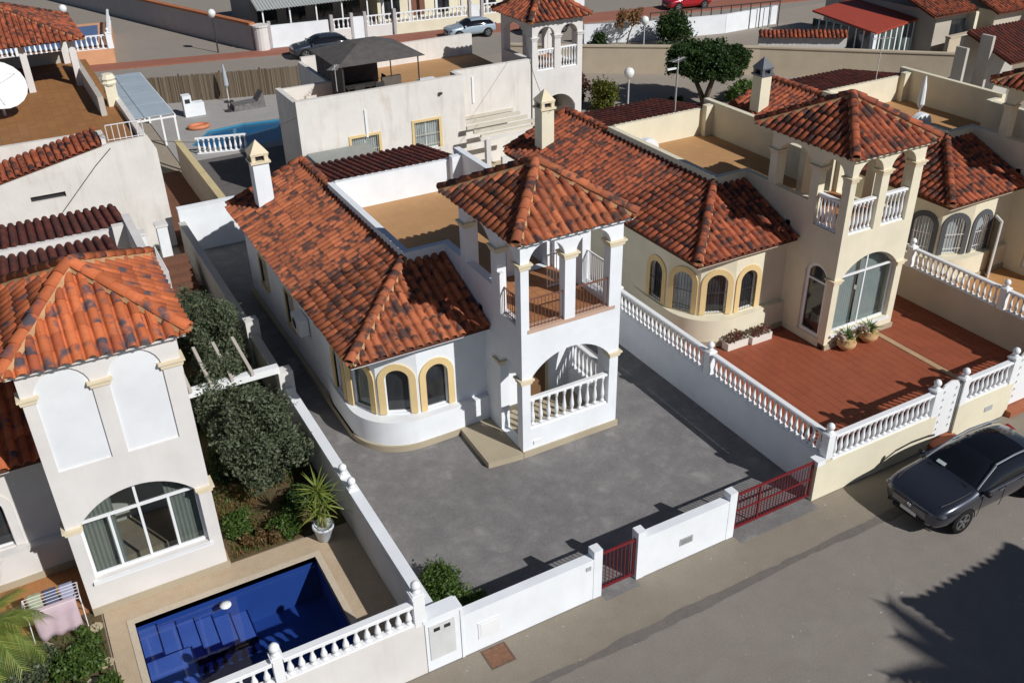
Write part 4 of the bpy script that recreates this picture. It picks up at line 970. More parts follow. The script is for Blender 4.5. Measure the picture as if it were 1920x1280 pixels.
# ------------------------------------------------------------------ cars
def car(loc, rz, label, paint, sc_=1.0, suv=True, det=True):
    C = thing('parked_car', loc, label, 'car', None, rz); L, Wd, Hh = (4.42, .92, 1.50) if suv else (4.0, .86, 1.45)
    L *= sc_; Wd *= sc_; Hh *= sc_; k = Hh/1.5
    #       t     zlow  zmid  zbelt ztop  width  topw  green
    ST = [(.000, .34, .50, .68, .71, .70, .60, 0), (.016, .25, .50, .77, .81, .86, .72, 0), (.06, .21, .52, .86, .91, .97, .78, 0), (.14, .20, .55, .92, .98, 1.0, .80, 0),
          (.24, .20, .56, .95, 1.02, 1.0, .80, 0), (.285, .20, .56, .97, 1.06, 1.0, .80, 1), (.40, .20, .56, .99, 1.36, 1.0, .70, 1), (.47, .20, .56, 1.0, 1.47, 1.0, .68, 1), (.60, .20, .56, 1.01, 1.50, 1.0, .68, 1),
          (.74, .20, .56, 1.03, 1.47, 1.0, .67, 1), (.86, .22, .58, 1.05, 1.40, .97, .64, 1), (.935, .26, .60, 1.06, 1.14, .93, .66, 1), (.975, .30, .60, 1.0, 1.02, .88, .70, 0), (1.0, .42, .60, .88, .90, .74, .62, 0)]
    if not suv: ST = [(t, a, b, c*.97, d*1.0, w_, tw*.98, g_) for t, a, b, c, d, w_, tw, g_ in ST]
    vs = []; fs = []; mi = []; np_ = 11
    for t, zl, zm, zb, zt, wf, twf, gg in ST:
        x = -L/2+L*t; wd = Wd*wf; tw2 = Wd*twf
        half = [(wd*.86, zl), (wd, zm), (wd*.985, zb), (tw2, zb+(zt-zb)*(.86 if gg else .7)), (tw2*.55, zt-.008), (0, zt)]
        row = [(x, -a, z*k) for a, z in half]+[(x, a, z*k) for a, z in half[-2::-1]]
        vs += row
    n = len(ST)
    for i in range(n-1):
        for j in range(np_-1):
            fs.append((i*np_+j, i*np_+j+1, (i+1)*np_+j+1, (i+1)*np_+j)[::-1]); gi = ST[i][7] and ST[i+1][7]; m_ = 0
            if gi and j in (2, 7) and 5 <= i <= 10: m_ = 1
            if j in (3, 4, 5, 6) and (5 <= i <= 6): m_ = 1
            if j in (3, 4, 5, 6) and i == 10: m_ = 1
            if suv and j in (3, 4, 5, 6) and 7 <= i <= 8: m_ = 2
            mi.append(m_)
    fs.append(tuple(range(np_))); mi.append(0); fs.append(tuple((n-1)*np_+j for j in range(np_))[::-1]); mi.append(0)
    fs += [(i*np_+np_-1, i*np_, (i+1)*np_, (i+1)*np_+np_-1)[::-1] for i in range(n-1)]; mi += [0]*(n-1)
    me = bpy.data.meshes.new('tmp'); me.from_pydata(vs, [], fs); me.update()
    for m_ in (paint, paint, paint): me.materials.append(m_)
    me.polygons.foreach_set('material_index', mi)
    ob = bpy.data.objects.new('tmp', me); COL.objects.link(ob); md = ob.modifiers.new('s', 'SUBSURF'); md.levels = 2; md.render_levels = 2
    dg = bpy.context.evaluated_depsgraph_get(); ev = bpy.data.meshes.new_from_object(ob.evaluated_get(dg)); bpy.data.objects.remove(ob)
    cg = gloss('car_glass', (.008, .009, .012), .04, 0, .6)
    for idx, nm, mt in ((0, 'body', paint), (1, 'windows', cg), (2, 'sunroof', gloss('sunroof_glass', (.006, .006, .008), .06, 0, .5))):
        bm = bmesh.new(); bm.from_mesh(ev); bmesh.ops.delete(bm, geom=[f for f in bm.faces if f.material_index != idx], context='FACES')
        if not bm.faces: bm.free(); continue
        for f in bm.faces: f.material_index = 0; f.smooth = True
        m2 = bpy.data.meshes.new(nm); bm.to_mesh(m2); bm.free(); m2.materials.clear(); m2.materials.append(mt)
        o2 = bpy.data.objects.new(nm, m2); COL.objects.link(o2); o2.parent = C
    tyre = gloss('tyre', (.012, .012, .012), .8, 0, .2); rim = gloss('alloy', (.45, .46, .48), .3, .9)
    wr = .345*sc_
    for sx in (-L/2+.20*L, -L/2+.805*L):
        for sy in (-1, 1):
            y = sy*Wd*.90
            A_ = MB(); A_.add([(sx+(wr*1.17)*cos(pi*q/12), y+sy*e_, wr*.98+(wr*1.17)*sin(pi*q/12)) for e_ in (.06, .085) for q in range(13)]+[(sx+(wr*1.02)*cos(pi*q/12), y+sy*.088, wr*.98+(wr*1.02)*sin(pi*q/12)) for q in range(13)],
                  [(q, q+1, 14+q, 13+q) for q in range(12)]+[(13+q, 14+q, 27+q, 26+q) for q in range(12)])
            A_.build('wheel_arch', tyre, C)
            Wp = [(wr*.66, -.10), (wr*.97, -.105), (wr, -.06), (wr, .06), (wr*.97, .105), (wr*.66, .10)]
            wh = MB(); wh.lathe(Wp, seg=24); Wm = wh.build('wheel', tyre, C, smooth=True)
            Wm.matrix_basis = Matrix.Translation((sx, y-sy*.02, wr)) @ Matrix.Rotation(-sy*pi/2, 4, 'X')
            rm_ = MB().lathe([(wr*.64, .085), (wr*.66, .10), (wr*.6, .104), (wr*.56, .06), (.02, .055)], seg=20)
            for q in range(5):
                a = 2*pi*q/5; rm_.bar((.03*cos(a), .03*sin(a), .095), (wr*.6*cos(a), wr*.6*sin(a), .10), .07, .03)
            rm_.build('rim', rim, Wm)
    hl = gloss('headlight_glass', (.16, .18, .20), .06, .6); blk = gloss('black_plastic', (.012, .012, .013), .5, 0, .3); chrome = gloss('chrome', (.75, .76, .78), .15, 1.0)
    xf = -L/2
    for sy in (-1, 1):
        MB().lathe([(.02, -1), (.5, -.86), (.86, -.5), (1, 0), (.86, .5), (.5, .86), (.02, 1)], seg=14).build('headlight', hl, C, smooth=True).matrix_basis = Matrix.Translation((xf+.27*sc_, sy*Wd*.74, .735*k)) @ Matrix.Rotation(sy*.8, 4, 'Z') @ Matrix.Diagonal((.15, .26, .08, 1))
        MB().obox((xf+.035*L, sy*Wd*.62, .38*k), (.16, .26, .12), sy*.42).build('air_intake', blk, C)
        mrr = MB().lathe([(.02, -.10), (.07, -.08), (.085, 0), (.07, .07), (.02, .09)], seg=10).build('mirror', blk if suv else paint, C, smooth=True)
        mrr.matrix_basis = Matrix.Translation((xf+.33*L, sy*(Wd+.07), 1.02*k)) @ Matrix.Rotation(pi/2, 4, 'X')
        MB().obox((L/2-.06*sc_, sy*Wd*.62, .92*k), (.10, .28, .16), -sy*.2).build('tail_light', gloss('red_lens', (.3, .01, .01), .15), C)
        for hx in (.47, .66): MB().obox((xf+hx*L, sy*Wd*1.005, .90*k), (.2, .03, .035)).build('door_handle', chrome if suv else paint, C)
        if det:
            MB().tube([(xf+.30*L, sy*Wd*.985, .985*k), (xf+.5*L, sy*Wd*.99, 1.0*k), (xf+.72*L, sy*Wd*.99, 1.02*k), (xf+.90*L, sy*Wd*.955, 1.045*k)], .022, 5).build('window_trim', chrome, C)
            MB().tube([(xf+.46*L, sy*Wd*.675, 1.445*k), (xf+.6*L, sy*Wd*.68, 1.50*k), (xf+.75*L, sy*Wd*.665, 1.465*k), (xf+.86*L, sy*Wd*.63, 1.40*k)], .030, 6).build('roof_rail', gloss('satin_trim_glint', (.6, .62, .65), .3, .9), C)  # rail's bright silver also stands for the sun's reflection along the roof line
            MB().tube([(xf+.30*L, sy*Wd*.82, 1.05*k), (xf+.38*L, sy*Wd*.755, 1.25*k), (xf+.46*L, sy*Wd*.69, 1.42*k)], .030, 6).build('pillar_glint', gloss('satin_trim_glint', (.6, .62, .65), .3, .9), C)  # silver tube paints the sun's reflection up the windscreen pillar
    if suv:
        for sy in (-1, 1):
            for hx in (.315, .50, .70): MB().tube([(xf+hx*L, sy*Wd*.955, .30*k), (xf+hx*L, sy*Wd*.992, .56*k), (xf+(hx+.005)*L, sy*Wd*.985, .80*k), (xf+(hx+.006)*L, sy*Wd*.972, .97*k)], .008, 4).build('door_gap', blk, C)
            MB().tube([(xf+.055*L, sy*Wd*.70, .905*k), (xf+.12*L, sy*Wd*.765, .962*k), (xf+.2*L, sy*Wd*.785, .997*k), (xf+.265*L, sy*Wd*.79, 1.03*k)], .009, 4).build('bonnet_gap', blk, C)
            MB().obox((xf+.28*L, sy*Wd*.35, 1.055*k), (.03, Wd*.55, .012), sy*.12).build('wiper', blk, C)
    g_ = MB().obox((xf+.012*L, 0, .61*k), (.08, Wd*1.12, .23))
    g_.build('grille', blk, C)
    for z in (.56, .61, .66): MB().obox((xf-.005*L, 0, z*k), (.02, Wd*1.05, .012)).build('grille_bar', chrome if suv else blk, C)
    MB().obox((xf+.01*L, 0, .36*k), (.10, Wd*1.0, .11)).build('lower_intake', blk, C)
    MB().obox((xf-.012, 0, .45*k), (.02, .5, .11)).build('number_plate', plain('plate_white', (.75, .75, .72), .5, .03, 3, 0), C)
    if suv:
        MB().lathe([(.07, 0), (.07, .012), (.05, .02)], seg=14).build('badge', chrome, C, smooth=True).matrix_basis = Matrix.Translation((xf-.02, 0, .63*k)) @ Matrix.Rotation(-pi/2, 4, 'Y')
        MB().obox((xf+.305*L, Wd*.35, 1.16*k), (.10, .26, .01), M=Matrix.Rotation(-radians(31), 3, 'Y')).build('paper_notice', plain('paper', (.55, .62, .62), .8, .1, 9, 0), C)
    return C
CARP = gloss('slate_grey_paint', (.075, .082, .105), .30, .75, .5, 1.0)
car((9.55, -7.84, 0), 0, 'dark slate grey SUV parked on the street by the cream wall', CARP, 1.07)
# ------------------------------------------------------------------ behind the row
DARKYARD = ground('dark_yard', ((.10, .095, .09), (.14, .13, .125), (.18, .165, .155)), .6, 3, 20)
sheet('rear_yard', -3.35, 7.0, 19.6, 31.0, .012, DARKYARD); sheet('alley_floor', -5.7, -3.55, 19.6, 30, .014, BROWNPAV)
sheet('pale_yard', 6.2, 19.5, 15.5, 30, .016, GRAVEL)
struct(MB().panel([(-3.3, 31), (8, 31), (8, 41.5), (-3.3, 43.5)], [QX], .03, (0, 0, .03), (1, 0, 0), (0, 1, 0)).build('pool_deck', GREYDECK))
sheet('far_road', -60, 120, 42.5, 130, .0, FARROAD)
struct(MB().prism([(-14, 57.0), (-5.0, 54.0), (8.9, 51.2), (40, 46.3), (70, 41.5), (70, 44.5), (42.5, 49.2), (16, 52.3), (7.0, 53.2), (-4.4, 55.7), (-14, 58.8)], -.01, .1).build('red_pavement', REDWALK))
sheet('right_road', 19.6, 75, 13, 42.4, .006, ground('right_road', ((.28, .245, .205), (.32, .28, .235), (.36, .315, .265)), .2, 1.5, 15))
Wr = thing('rear_wall', (-1.5, 19.5, 0), 'white rear wall of the driveway, half in shade, behind the chimney', 'wall')
MB().box(-4.0, 7.5, -.1, .1, 0, 2.0).build('wall', WHITE, Wr); MB().box(-4.02, 7.5, -.12, .12, 2.0, 2.05).build('coping', WHITE, Wr)
Wa = thing('alley_wall', (-3.45, 24.5, 0), 'ochre topped alley wall between the brown alley and the far pool', 'wall')
MB().box(-.12, .12, -4.8, 4.8, 0, 1.72).build('wall', stucco('alley_render', (.5, .44, .36), (.32, .26, .2), .5), Wa); MB().box(-.16, .16, -4.8, 4.8, 1.72, 1.82).build('coping', stucco('ochre_coping', (.6, .5, .28), (.4, .3, .2), .3), Wa)
# rear block of the house behind, with roof terrace and gazebo
def rearblock():
    T = thing('rear_house', (5, 22, 0), 'weathered white flat roofed house with two barred windows behind the white villa', 'house')
    hs = [rect(-1.95, -.6, 1.55, 2.95), rect(1.25, 2.55, 1.75, 3.15)]
    MB().panel(rect(-4.35, 4.0, 0, 5.05), hs, .25, (0, -.6, 0), (1, 0, 0), Z3).build('wall', OLDWHITE, T)
    for h in hs: window(T, (0, -.6, 0), (1, 0, 0), h, GL_CURT, YELLOW, .16, .16, mull=((h[0][0]+h[1][0])/2,), grille=plain('cream_iron', (.6, .55, .42), .5, .05, 3, 0), tmat=OLDWHITE)
    for bx_ in ((-4.35, -4.1, -.34, 2.5, 0, 4.95), (-4.1, -1.6, 2.3, 2.5, 0, 4.9), (-1.8, -1.6, 2.5, 7.0, 0, 4.88), (4.0, 8.3, .4, .65, 0, 5.0), (3.76, 4.0, -.34, .4, 0, 5.03), (-1.6, 8.3, 7.0, 7.25, 0, 5.05)): MB().box(*bx_).build('parapet', OLDWHITE, T)
    MB().box(-4.1, -1.6, -.35, 2.3, 3.7, 3.95).box(-1.6, 3.76, -.35, 7.0, 3.7, 3.949).box(3.76, 8.3, .65, 7.0, 3.7, 3.948).build('terrace_floor', TERR, T)
    MB().box(-1.2, -1.1, -.66, -.61, 2.9, 4.2).build('drain_pipe', WPAINT, T); MB().box(4.9, 5.0, .34, .39, 3.3, 4.6).build('drain_pipe', WPAINT, T)
    MB().lathe([(.02, 0), (.1, .05), (.1, .12)], (2.7, -.68, 4.3), 8).build('wall_lamp', IRON_D, T)
    # tower
    x0, x1, y0, y1 = 8.35, 11.35, .3, 3.6; ez = 6.75
    ups = [arch(x0+.3, x0+1.32, 4.35, 6.0, 6.5), arch(x0+1.68, x0+2.7, 4.35, 6.0, 6.5)]
    low = [arch(x0+.5, x0+2.6, .5, 2.3, 3.0)]
    MB().panel(rect(x0, x1, 0, ez), ups+low, .28, (0, y0, 0), (1, 0, 0), Z3).build('tower_wall', IVORY, T)
    MB().panel([(-y1, 0), (-y0-.282, 0), (-y0-.282, ez), (-y1, ez)], [arch(-y1+.3, -y0-.6, 4.9, 6.0, 6.5)], .28, (x0, 0, 0), (0, -1, 0), Z3).build('tower_wall', IVORY, T)
    MB().panel([(y0+.282, 0), (y1, 0), (y1, ez), (y0+.282, ez)], [arch(y0+.6, y1-.3, 4.4, 6.0, 6.5)], .28, (x1, 0, 0), (0, 1, 0), Z3).build('tower_wall', IVORY, T)
    MB().panel(rect(-x1+.282, -x0-.282, 0, ez), [arch(-x1+.5, -x1+1.4, 4.4, 6.0, 6.5), arch(-x1+1.7, -x1+2.6, 4.4, 6.0, 6.5)], .28, (0, y1, 0), (-1, 0, 0), Z3).build('tower_wall', IVORY, T)
    MB().box(x0+.28, x1-.28, y0+.28, y1-.28, 4.1, 4.3).build('tower_floor', TOWFL, T)
    for a in ups: balustrade(T, (a[0][0], y0+.12), (a[1][0], y0+.12), 4.35, 5.4, .18, r=.05, wd=.15)
    for a, b in ((x0, x0+.28), (x0+1.34, x0+1.66), (x1-.28, x1)): capital(T, a, b, y0, y0+.26, 5.98, IVORY)
    e = .3; tz = ez+.08; c = [Vector(p) for p in ((x0-e, y0-e, tz), (x1+e, y0-e, tz), (x1+e, y1+e, tz), (x0-e, y1+e, tz))]; ap = Vector(((x0+x1)/2, (y0+y1)/2, tz+1.2))
    Rf = MB().add(c+[ap], [(0, 1, 4), (1, 2, 4), (2, 3, 4), (3, 0, 4), (3, 2, 1, 0)]).build('tower_roof', CLAYBED, T)
    tl = MB()
    for i in range(4):
        fu, cu = tile_plane([c[i], c[(i+1) % 4], ap]); tl.add(cu.v, cu.f)
        for m in fu: tl.add([m @ Vector(v) for v in TV], TF)
    weld_build(tl, 'roof_tiles', CTR[1], Rf)
    for q in c: ridge(Rf, q, ap, CTR[0])
rearblock()
Gz = thing('gazebo', (5.3, 24.4, 3.95), 'grey fabric gazebo on the roof terrace of the rear house', 'gazebo')
FAB = plain('grey_canvas', (.10, .092, .088), .95, .25, 3, .3, 60)
mb = MB()
for sx in (-1.9, 1.9):
    for sy in (-1.8, 1.8): mb.tube([(sx, sy, 0), (sx, sy, 2.08)], .035, 6)
for a, b in (((-1.9, -1.8), (1.9, -1.8)), ((1.9, -1.8), (1.9, 1.8)), ((1.9, 1.8), (-1.9, 1.8)), ((-1.9, 1.8), (-1.9, -1.8))): mb.bar((*a, 2.06), (*b, 2.06), .05)
mb.build('frame', IRON_D, Gz)
vs = [(-2.2, -2.0, 2.05), (2.2, -2.0, 2.05), (2.2, 2.0, 2.05), (-2.2, 2.0, 2.05), (-.7, -.6, 2.62), (.7, -.6, 2.62), (.7, .6, 2.62), (-.7, .6, 2.62), (0, 0, 2.72)]
cn = MB().add(vs, [(0, 1, 5, 4), (1, 2, 6, 5), (2, 3, 7, 6), (3, 0, 4, 7), (4, 5, 8), (5, 6, 8), (6, 7, 8), (7, 4, 8)]).build('canopy', FAB, Gz); cn.modifiers.new('t', 'SOLIDIFY').thickness = .02
cu_ = MB(); k = 10
for i in range(k): y = -1.9+3.8*i/k; cu_.add([(-1.95+.05*(i % 2), y, .1), (-1.95+.05*((i+1) % 2), y+.38, .1), (-1.95+.05*((i+1) % 2), y+.38, 2.06), (-1.95+.05*(i % 2), y, 2.06)], [(0, 1, 2, 3)])
cu_.build('side_curtain', FAB, Gz).modifiers.new('t', 'SOLIDIFY').thickness = .015
MB().panel(rect(-1.9, 1.2, .05, 2.05), [], .02, (0, 1.85, 0), (1, 0, 0), Z3).build('shade_backdrop', FAB, Gz)  # added dark sheet that gives the gazebo interior its shade
Tb = thing('garden_table', (4.6, 23.9, 3.95), 'dark garden table standing under the grey gazebo', 'table')
MB().box(-.8, .8, -.5, .5, .7, .75).build('table_top', IRON_D, Tb)
for sx in (-.7, .7):
    for sy in (-.4, .4): MB().box(sx-.03, sx+.03, sy-.03, sy+.03, 0, .7).build('leg', IRON_D, Tb)
def chair(loc, rz, label):
    T = thing('garden_chair', loc, label, 'chair', 'chairs under the gazebo', rz); MB().box(-.25, .25, -.25, .25, .4, .45).build('seat', IRON_D, T); MB().box(-.25, .25, .2, .25, .45, 1.0).build('backrest', IRON_D, T)
    for sx in (-.22, .22):
        for sy in (-.22, .22): MB().box(sx-.02, sx+.02, sy-.02, sy+.02, 0, .4).build('leg', IRON_D, T)
chair((4.2, 23.0, 3.95), pi, 'dark chair in front of the gazebo table, nearest the parapet'); chair((5.2, 23.05, 3.95), pi+.2, 'dark chair at the right front corner of the gazebo table'); chair((5.7, 24.0, 3.95), -pi/2, 'dark chair at the right end of the gazebo table')
Sf = thing('covered_sofa', (6.2, 23.4, 3.95), 'covered brown garden sofa at the right side of the gazebo', 'sofa')
MB().box(-.5, .5, -.4, .4, 0, .5).build('seat_cover', plain('sofa_cover', (.14, .12, .1), .95, .2, 4), Sf); MB().box(-.5, .5, .25, .42, .5, .95).build('back_cover', plain('sofa_cover', (.14, .12, .1), .95, .2, 4), Sf)
# pergola and yard bits behind the cream villa
Pg = thing('pergola', (10.3, 20.4, 0), 'weathered white pergola against the rear house wall', 'pergola')
for i in range(5): MB().bar((-1.5, -1.0+i*.75, 2.6), (1.9, -1.0+i*.75, 2.62), .13, .16).build('rafter', stucco('rafter2', (.62, .57, .48), (.4, .33, .25), .4), Pg)
for x, y in ((1.2, -1.1), (-1.2, -1.1)): MB().box(x-.12, x+.12, y-.12, y+.12, 0, 2.5).build('column', IVORY, Pg)
MB().bar((-1.6, -1.1, 2.5), (2.0, -1.1, 2.5), .16, .12).build('beam', IVORY, Pg)
Bw = thing('balustrade_wall', (12.6, 19.6, 0), 'ivory yard wall with a few white balusters beside the cream villa chimney', 'wall')
MB().box(-2.6, 3.5, -.1, .1, 0, 1.3).build('wall', IVORY, Bw); balustrade(Bw, (.2, 0), (3.0, 0), 1.3, 2.1, .2)
tree((11.0, 18.2, 0), 'small bright green tree below the pergola', .6, .6, .8, 2.0, GREEN, 1800, .08, 1, 31, 10, .25, .4, .05)
Ck = thing('cycad', (15.6, 24.6, 0), 'dark green cycad seen over the villa chimney', 'plant')
MB().tube([(0, 0, 0), (0, 0, 1.6)], [.16, .13], 8).build('trunk', BARK, Ck)
rosette(Ck, Vector((0, 0, 1.7)), 40, 1.1, .08, DKGREEN, 5, -10, 80, .3)
Aw = thing('awning', (2.2, 20.3, 0), 'flat grey canopy behind the dark rear roof of the white villa', 'canopy')
MB().box(-1.4, 1.5, -.9, .95, 2.6, 2.68).build('canopy_sheet', plain('grey_sheet', (.30, .31, .29), .7, .1, 2), Aw)
for x in (-1.3, 1.4): MB().box(x-.04, x+.04, -.85, -.77, 0, 2.6).build('post', IRON_D, Aw)
# far pool and its terrace
P2 = thing('swimming_pool', (1, 34, 0), 'small turquoise pool with white balustrade behind the white villa', 'pool')
MB().prism([(a-1, b-34) for a, b in QX], -1.3, -1.2).build('basin', plain('turquoise', (.05, .24, .38), .5, .1, 3, 0), P2)
bs = MB()
for i in range(len(QX)):
    a = Vector((QX[i][0]-1, QX[i][1]-34, 0)); b = Vector((QX[(i+1) % 6][0]-1, QX[(i+1) % 6][1]-34, 0)); bs.bar(a+Vector((0, 0, -.6)), b+Vector((0, 0, -.6)), .06, 1.15)
bs.build('pool_wall', plain('turquoise', (.05, .24, .38), .5), P2)
MB().prism([(a-1, b-34) for a, b in QX], -.14, -.1).build('water', waterm('far_water', (.62, .82, .9)), P2)
B2 = thing('balustrade', (-.4, 31.6, 0), 'white balustrade along the near side of the turquoise pool', 'balustrade')
balustrade(B2, (-1.75, .35), (.9, -.35), .05, .95, .28, r=.08)
Fn = thing('reed_fence', (2, 42, 0), 'brown reed fence along the far side of the pool terrace', 'fence')
fe = MB(); R = random.Random(3)
for i in range(190):
    t = i/189; x = -5.0+9.6*t; y = 1.2-2.55*t; fe.obox((x, y+R.uniform(-.02, .02), .85+R.uniform(-.04, .04)), (.05, .03, 1.7), R.uniform(-.2, .2))
fe.build('reeds', leafm('reed', (.12, .09, .06), (.26, .21, .15), .9), Fn, kind='stuff')
for t in (0, .25, .5, .75, 1): MB().obox((-5.0+9.6*t, 1.25-2.55*t, .9), (.08, .08, 1.8)).build('fence_post', IRON_D, Fn)
Lg = thing('covered_lounger', (2.6, 39.2, 0), 'dark grey covered lounger on the far pool deck', 'lounger')
lg = MB(); lg.add([(-1.0, -.6, 0), (1.0, -.6, 0), (1.0, .6, 0), (-1.0, .6, 0), (-.9, -.5, .35), (.5, -.5, .4), (.5, .5, .4), (-.9, .5, .35), (.95, -.45, .95), (.95, .45, .95)], [(0, 1, 8, 5, 4), (3, 7, 6, 9, 2), (0, 4, 7, 3), (1, 2, 9, 8), (4, 5, 6, 7), (5, 8, 9, 6), (0, 3, 2, 1)]); lg.build('cover', plain('grey_cover', (.15, .14, .14), .9, .4, 5), Lg)
Pr = thing('parasol', (1.9, 41.0, 0), 'closed pale blue parasol standing by the reed fence', 'parasol')
MB().tube([(0, 0, 0), (0, 0, 2.4)], .03, 6).build('pole', IRON_W, Pr); MB().lathe([(.04, 0), (.16, .2), (.12, .9), (.03, 1.5)], (0, 0, .9), 10).build('folded_canopy', plain('pale_canvas', (.42, .46, .50), .9), Pr); MB().lathe([(.3, 0), (.3, .08), (.05, .1)], seg=12).build('base', IRON_D, Pr)
Pb = thing('umbrella_stand', (1.4, 39.0, 0), 'empty dark parasol base on the pool deck', 'parasol base')
MB().lathe([(.3, 0), (.28, .08), (.06, .12), (.04, .5), (.02, .5)], seg=12).build('foot', IRON_D, Pb)
Br = thing('barbecue', (-.6, 39.4, 0), 'white masonry barbecue beside the glass canopy', 'barbecue')
MB().box(-.6, .6, -.3, .3, 0, .8).box(-.6, -.1, -.3, .3, .8, 1.3).build('body', WHITE, Br); MB().box(-.5, -.2, -.31, -.3, .85, 1.1).build('opening', DARKIN, Br)
Rg = thing('inflatable_ring', (-1.0, 36.6, .03), 'flat orange inflatable lying near the turquoise pool', 'inflatable')
MB().tube([(.55*cos(2*pi*i/20), .36*sin(2*pi*i/20), .12) for i in range(21)], .12, 8, False).build('tube', plain('orange_vinyl', (.55, .20, .10), .5), Rg, smooth=True); MB().prism([(.45*cos(2*pi*i/16), .28*sin(2*pi*i/16)) for i in range(16)], .02, .1).build('floor', plain('orange_vinyl', (.55, .20, .10), .5), Rg)
Gc = thing('glass_canopy', (-4.7, 34.5, 0), 'long pale blue sheet canopy beside the brown roof terrace', 'canopy')
for j in range(4):
    for i in range(2): MB().panel(rect(-1.45+i*1.46, -.03+i*1.46, -4.6+j*2.35, -2.3+j*2.35), [], .03, (0, 0, 3.05), (1, 0, .02*0), (0, 1, 0)).build('sheet', plain('poly_sheet', (.40, .47, .52), .35, .12, 1.2, 0), Gc)
fr = MB()
for x in (-1.48, 0, 1.46): fr.box(x-.03, x+.03, -4.7, 4.8, 2.9, 3.0)
for y in (-4.7, 0, 4.75):
    fr.box(-1.5, 1.5, y-.03, y+.03, 2.86, 2.94)
    for x in (-1.45, 1.42): fr.box(x-.05, x+.05, y-.05, y+.05, 0, 2.86)
fr.build('frame', WPAINT, Gc); MB().box(-1.6, -1.5, -8, 4.8, 0, 2.7).build('side_wall', stucco('grey_render', (.5, .47, .42)), Gc)
# rear left house with tan roof terrace
def rearleft():
    T = thing('rear_house', (-9, 24, 0), 'old ivory house with brown roof terrace behind the ivory villa', 'house')
    MB().panel([(-5, 0), (3.35, 0), (3.35, 4.35), (3.1, 4.95), (1.45, 4.85), (1.3, 4.80), (-2.7, 3.95), (-5, 3.45)], [rect(-1.75, -.45, 3.05, 3.28)], .22, (0, -3.5, 0), (1, 0, 0), Z3).build('gable_wall', OLDWHITE, T)
    MB().panel(rect(-1.75, -.45, 3.05, 3.28), [], .02, (0, -3.36, 0), (1, 0, 0), Z3).build('slot_back', DARKIN, T)
    MB().box(3.1, 3.34, -3.27, 8, 0, 4.3).box(-7, 1.55, -2.0, -1.8, 3.0, 5.0).box(1.35, 1.55, -3.27, -2.0, 3.0, 5.05).build('wall', OLDWHITE, T)
    St_ = [(-5, -3.42, 3.52), (1.3, -3.42, 4.86), (1.3, -2.05, 5.16), (-5, -2.05, 3.82)]
    rs = MB().add(St_+[(a, b, c-.1) for a, b, c in St_], [(0, 1, 2, 3), (7, 6, 5, 4), (0, 4, 5, 1)]).build('verge_roof', CLAYBED, T)
    fu, cu = tile_plane(St_); tl = MB().add(cu.v, cu.f)
    for m in fu: tl.add([m @ Vector(v) for v in TV], TF)
    weld_build(tl, 'roof_tiles', CTR[1], rs)
    MB().box(-8, 3.1, -1.8, 16, 3.7, 4.0).build('terrace_floor', brickm('brown_terrace', (.36, .17, .06), (.31, .14, .05), (.22, .12, .06), .4, .4), T)
    MB().box(2.2, 2.45, 3.8, 14, 3.7, 4.9).box(-8, 2.2, 15.8, 16, 3.7, 4.6).build('parapet', stucco('grey_render', (.5, .47, .42)), T)
    railing(T, (1.6, -3.4), (3.0, -3.4), 4.95, 5.6, IRON_W, .2, .02)
    ch = MB().box(2.75, 3.25, 5.2, 5.7, 3.5, 5.0).build('chimney', CREAM, T); MB().lathe([(.34, 0), (.38, .1), (.3, .2), (.36, .3), (.25, .5)], (3.0, 5.45, 5.0), 10).build('cowl', CREAM, ch)
    cb = MB().tube([(-2.0, -3.53, 1.2), (-.6, -3.53, 2.6), (.9, -3.53, 4.1), (1.6, -3.53, 4.7)], .018, 5); cb.build('cable', IRON_D, T)
    # pavilion on the terrace
    c = [Vector(p) for p in ((-4.6, 9.6, 6.35), (2.7, 9.6, 6.35), (2.7, 16.2, 6.35), (-4.6, 16.2, 6.35))]; ap = Vector((-.9, 12.9, 7.9))
    pv = MB().add(c+[ap], [(0, 1, 4), (1, 2, 4), (2, 3, 4), (3, 0, 4), (3, 2, 1, 0)]).build('pavilion_roof', CLAYBED, T); tl = MB()
    for i in range(4):
        fu, cu = tile_plane([c[i], c[(i+1) % 4], ap]); tl.add(cu.v, cu.f)
        for m in fu: tl.add([m @ Vector(v) for v in TV], TF)
    weld_build(tl, 'roof_tiles', CTR[1], pv)
    for q in c: ridge(pv, q, ap, CTR[0])
    for x, y in ((-3.9, 10.2), (-.2, 10.2), (2.1, 10.2), (2.1, 15.6), (-3.9, 15.6)): MB().box(x-.16, x+.16, y-.16, y+.16, 4, 6.35).build('pavilion_post', IVORY, T)
rearleft()
Ds = thing('satellite_dish', (-10.75, 30.2, 4.0), 'big white satellite dish on the brown roof terrace', 'satellite dish')
dv = []; df = []; n = 20
for j in range(6):
    for i in range(n): r = 1.25*j/5; a = 2*pi*i/n; dv.append((r*cos(a), r*sin(a), .30*(r/1.25)**2))
for j in range(5):
    for i in range(n): df.append((j*n+i, j*n+(i+1) % n, (j+1)*n+(i+1) % n, (j+1)*n+i))
dm = MB().add(dv, df).build('reflector', WPAINT, Ds, smooth=True); dm.modifiers.new('t', 'SOLIDIFY').thickness = .03
dm.matrix_basis = Matrix.Translation((0, 0, 1.35)) @ Matrix.Rotation(radians(15), 4, 'Z') @ Matrix.Rotation(radians(48), 4, 'X')
MB().tube([(0, .3, 0), (0, .15, 1.2)], .06, 8).build('mast', IRON_W, Ds)
ar = MB(); Q = dm.matrix_basis
for a in (.4, 2.5, 4.6): ar.tube([Q @ Vector((1.1*cos(a), 1.1*sin(a), .25)), Q @ Vector((0, 0, 1.2))], .015, 4)
ar.build('feed_arm', IRON_W, Ds)
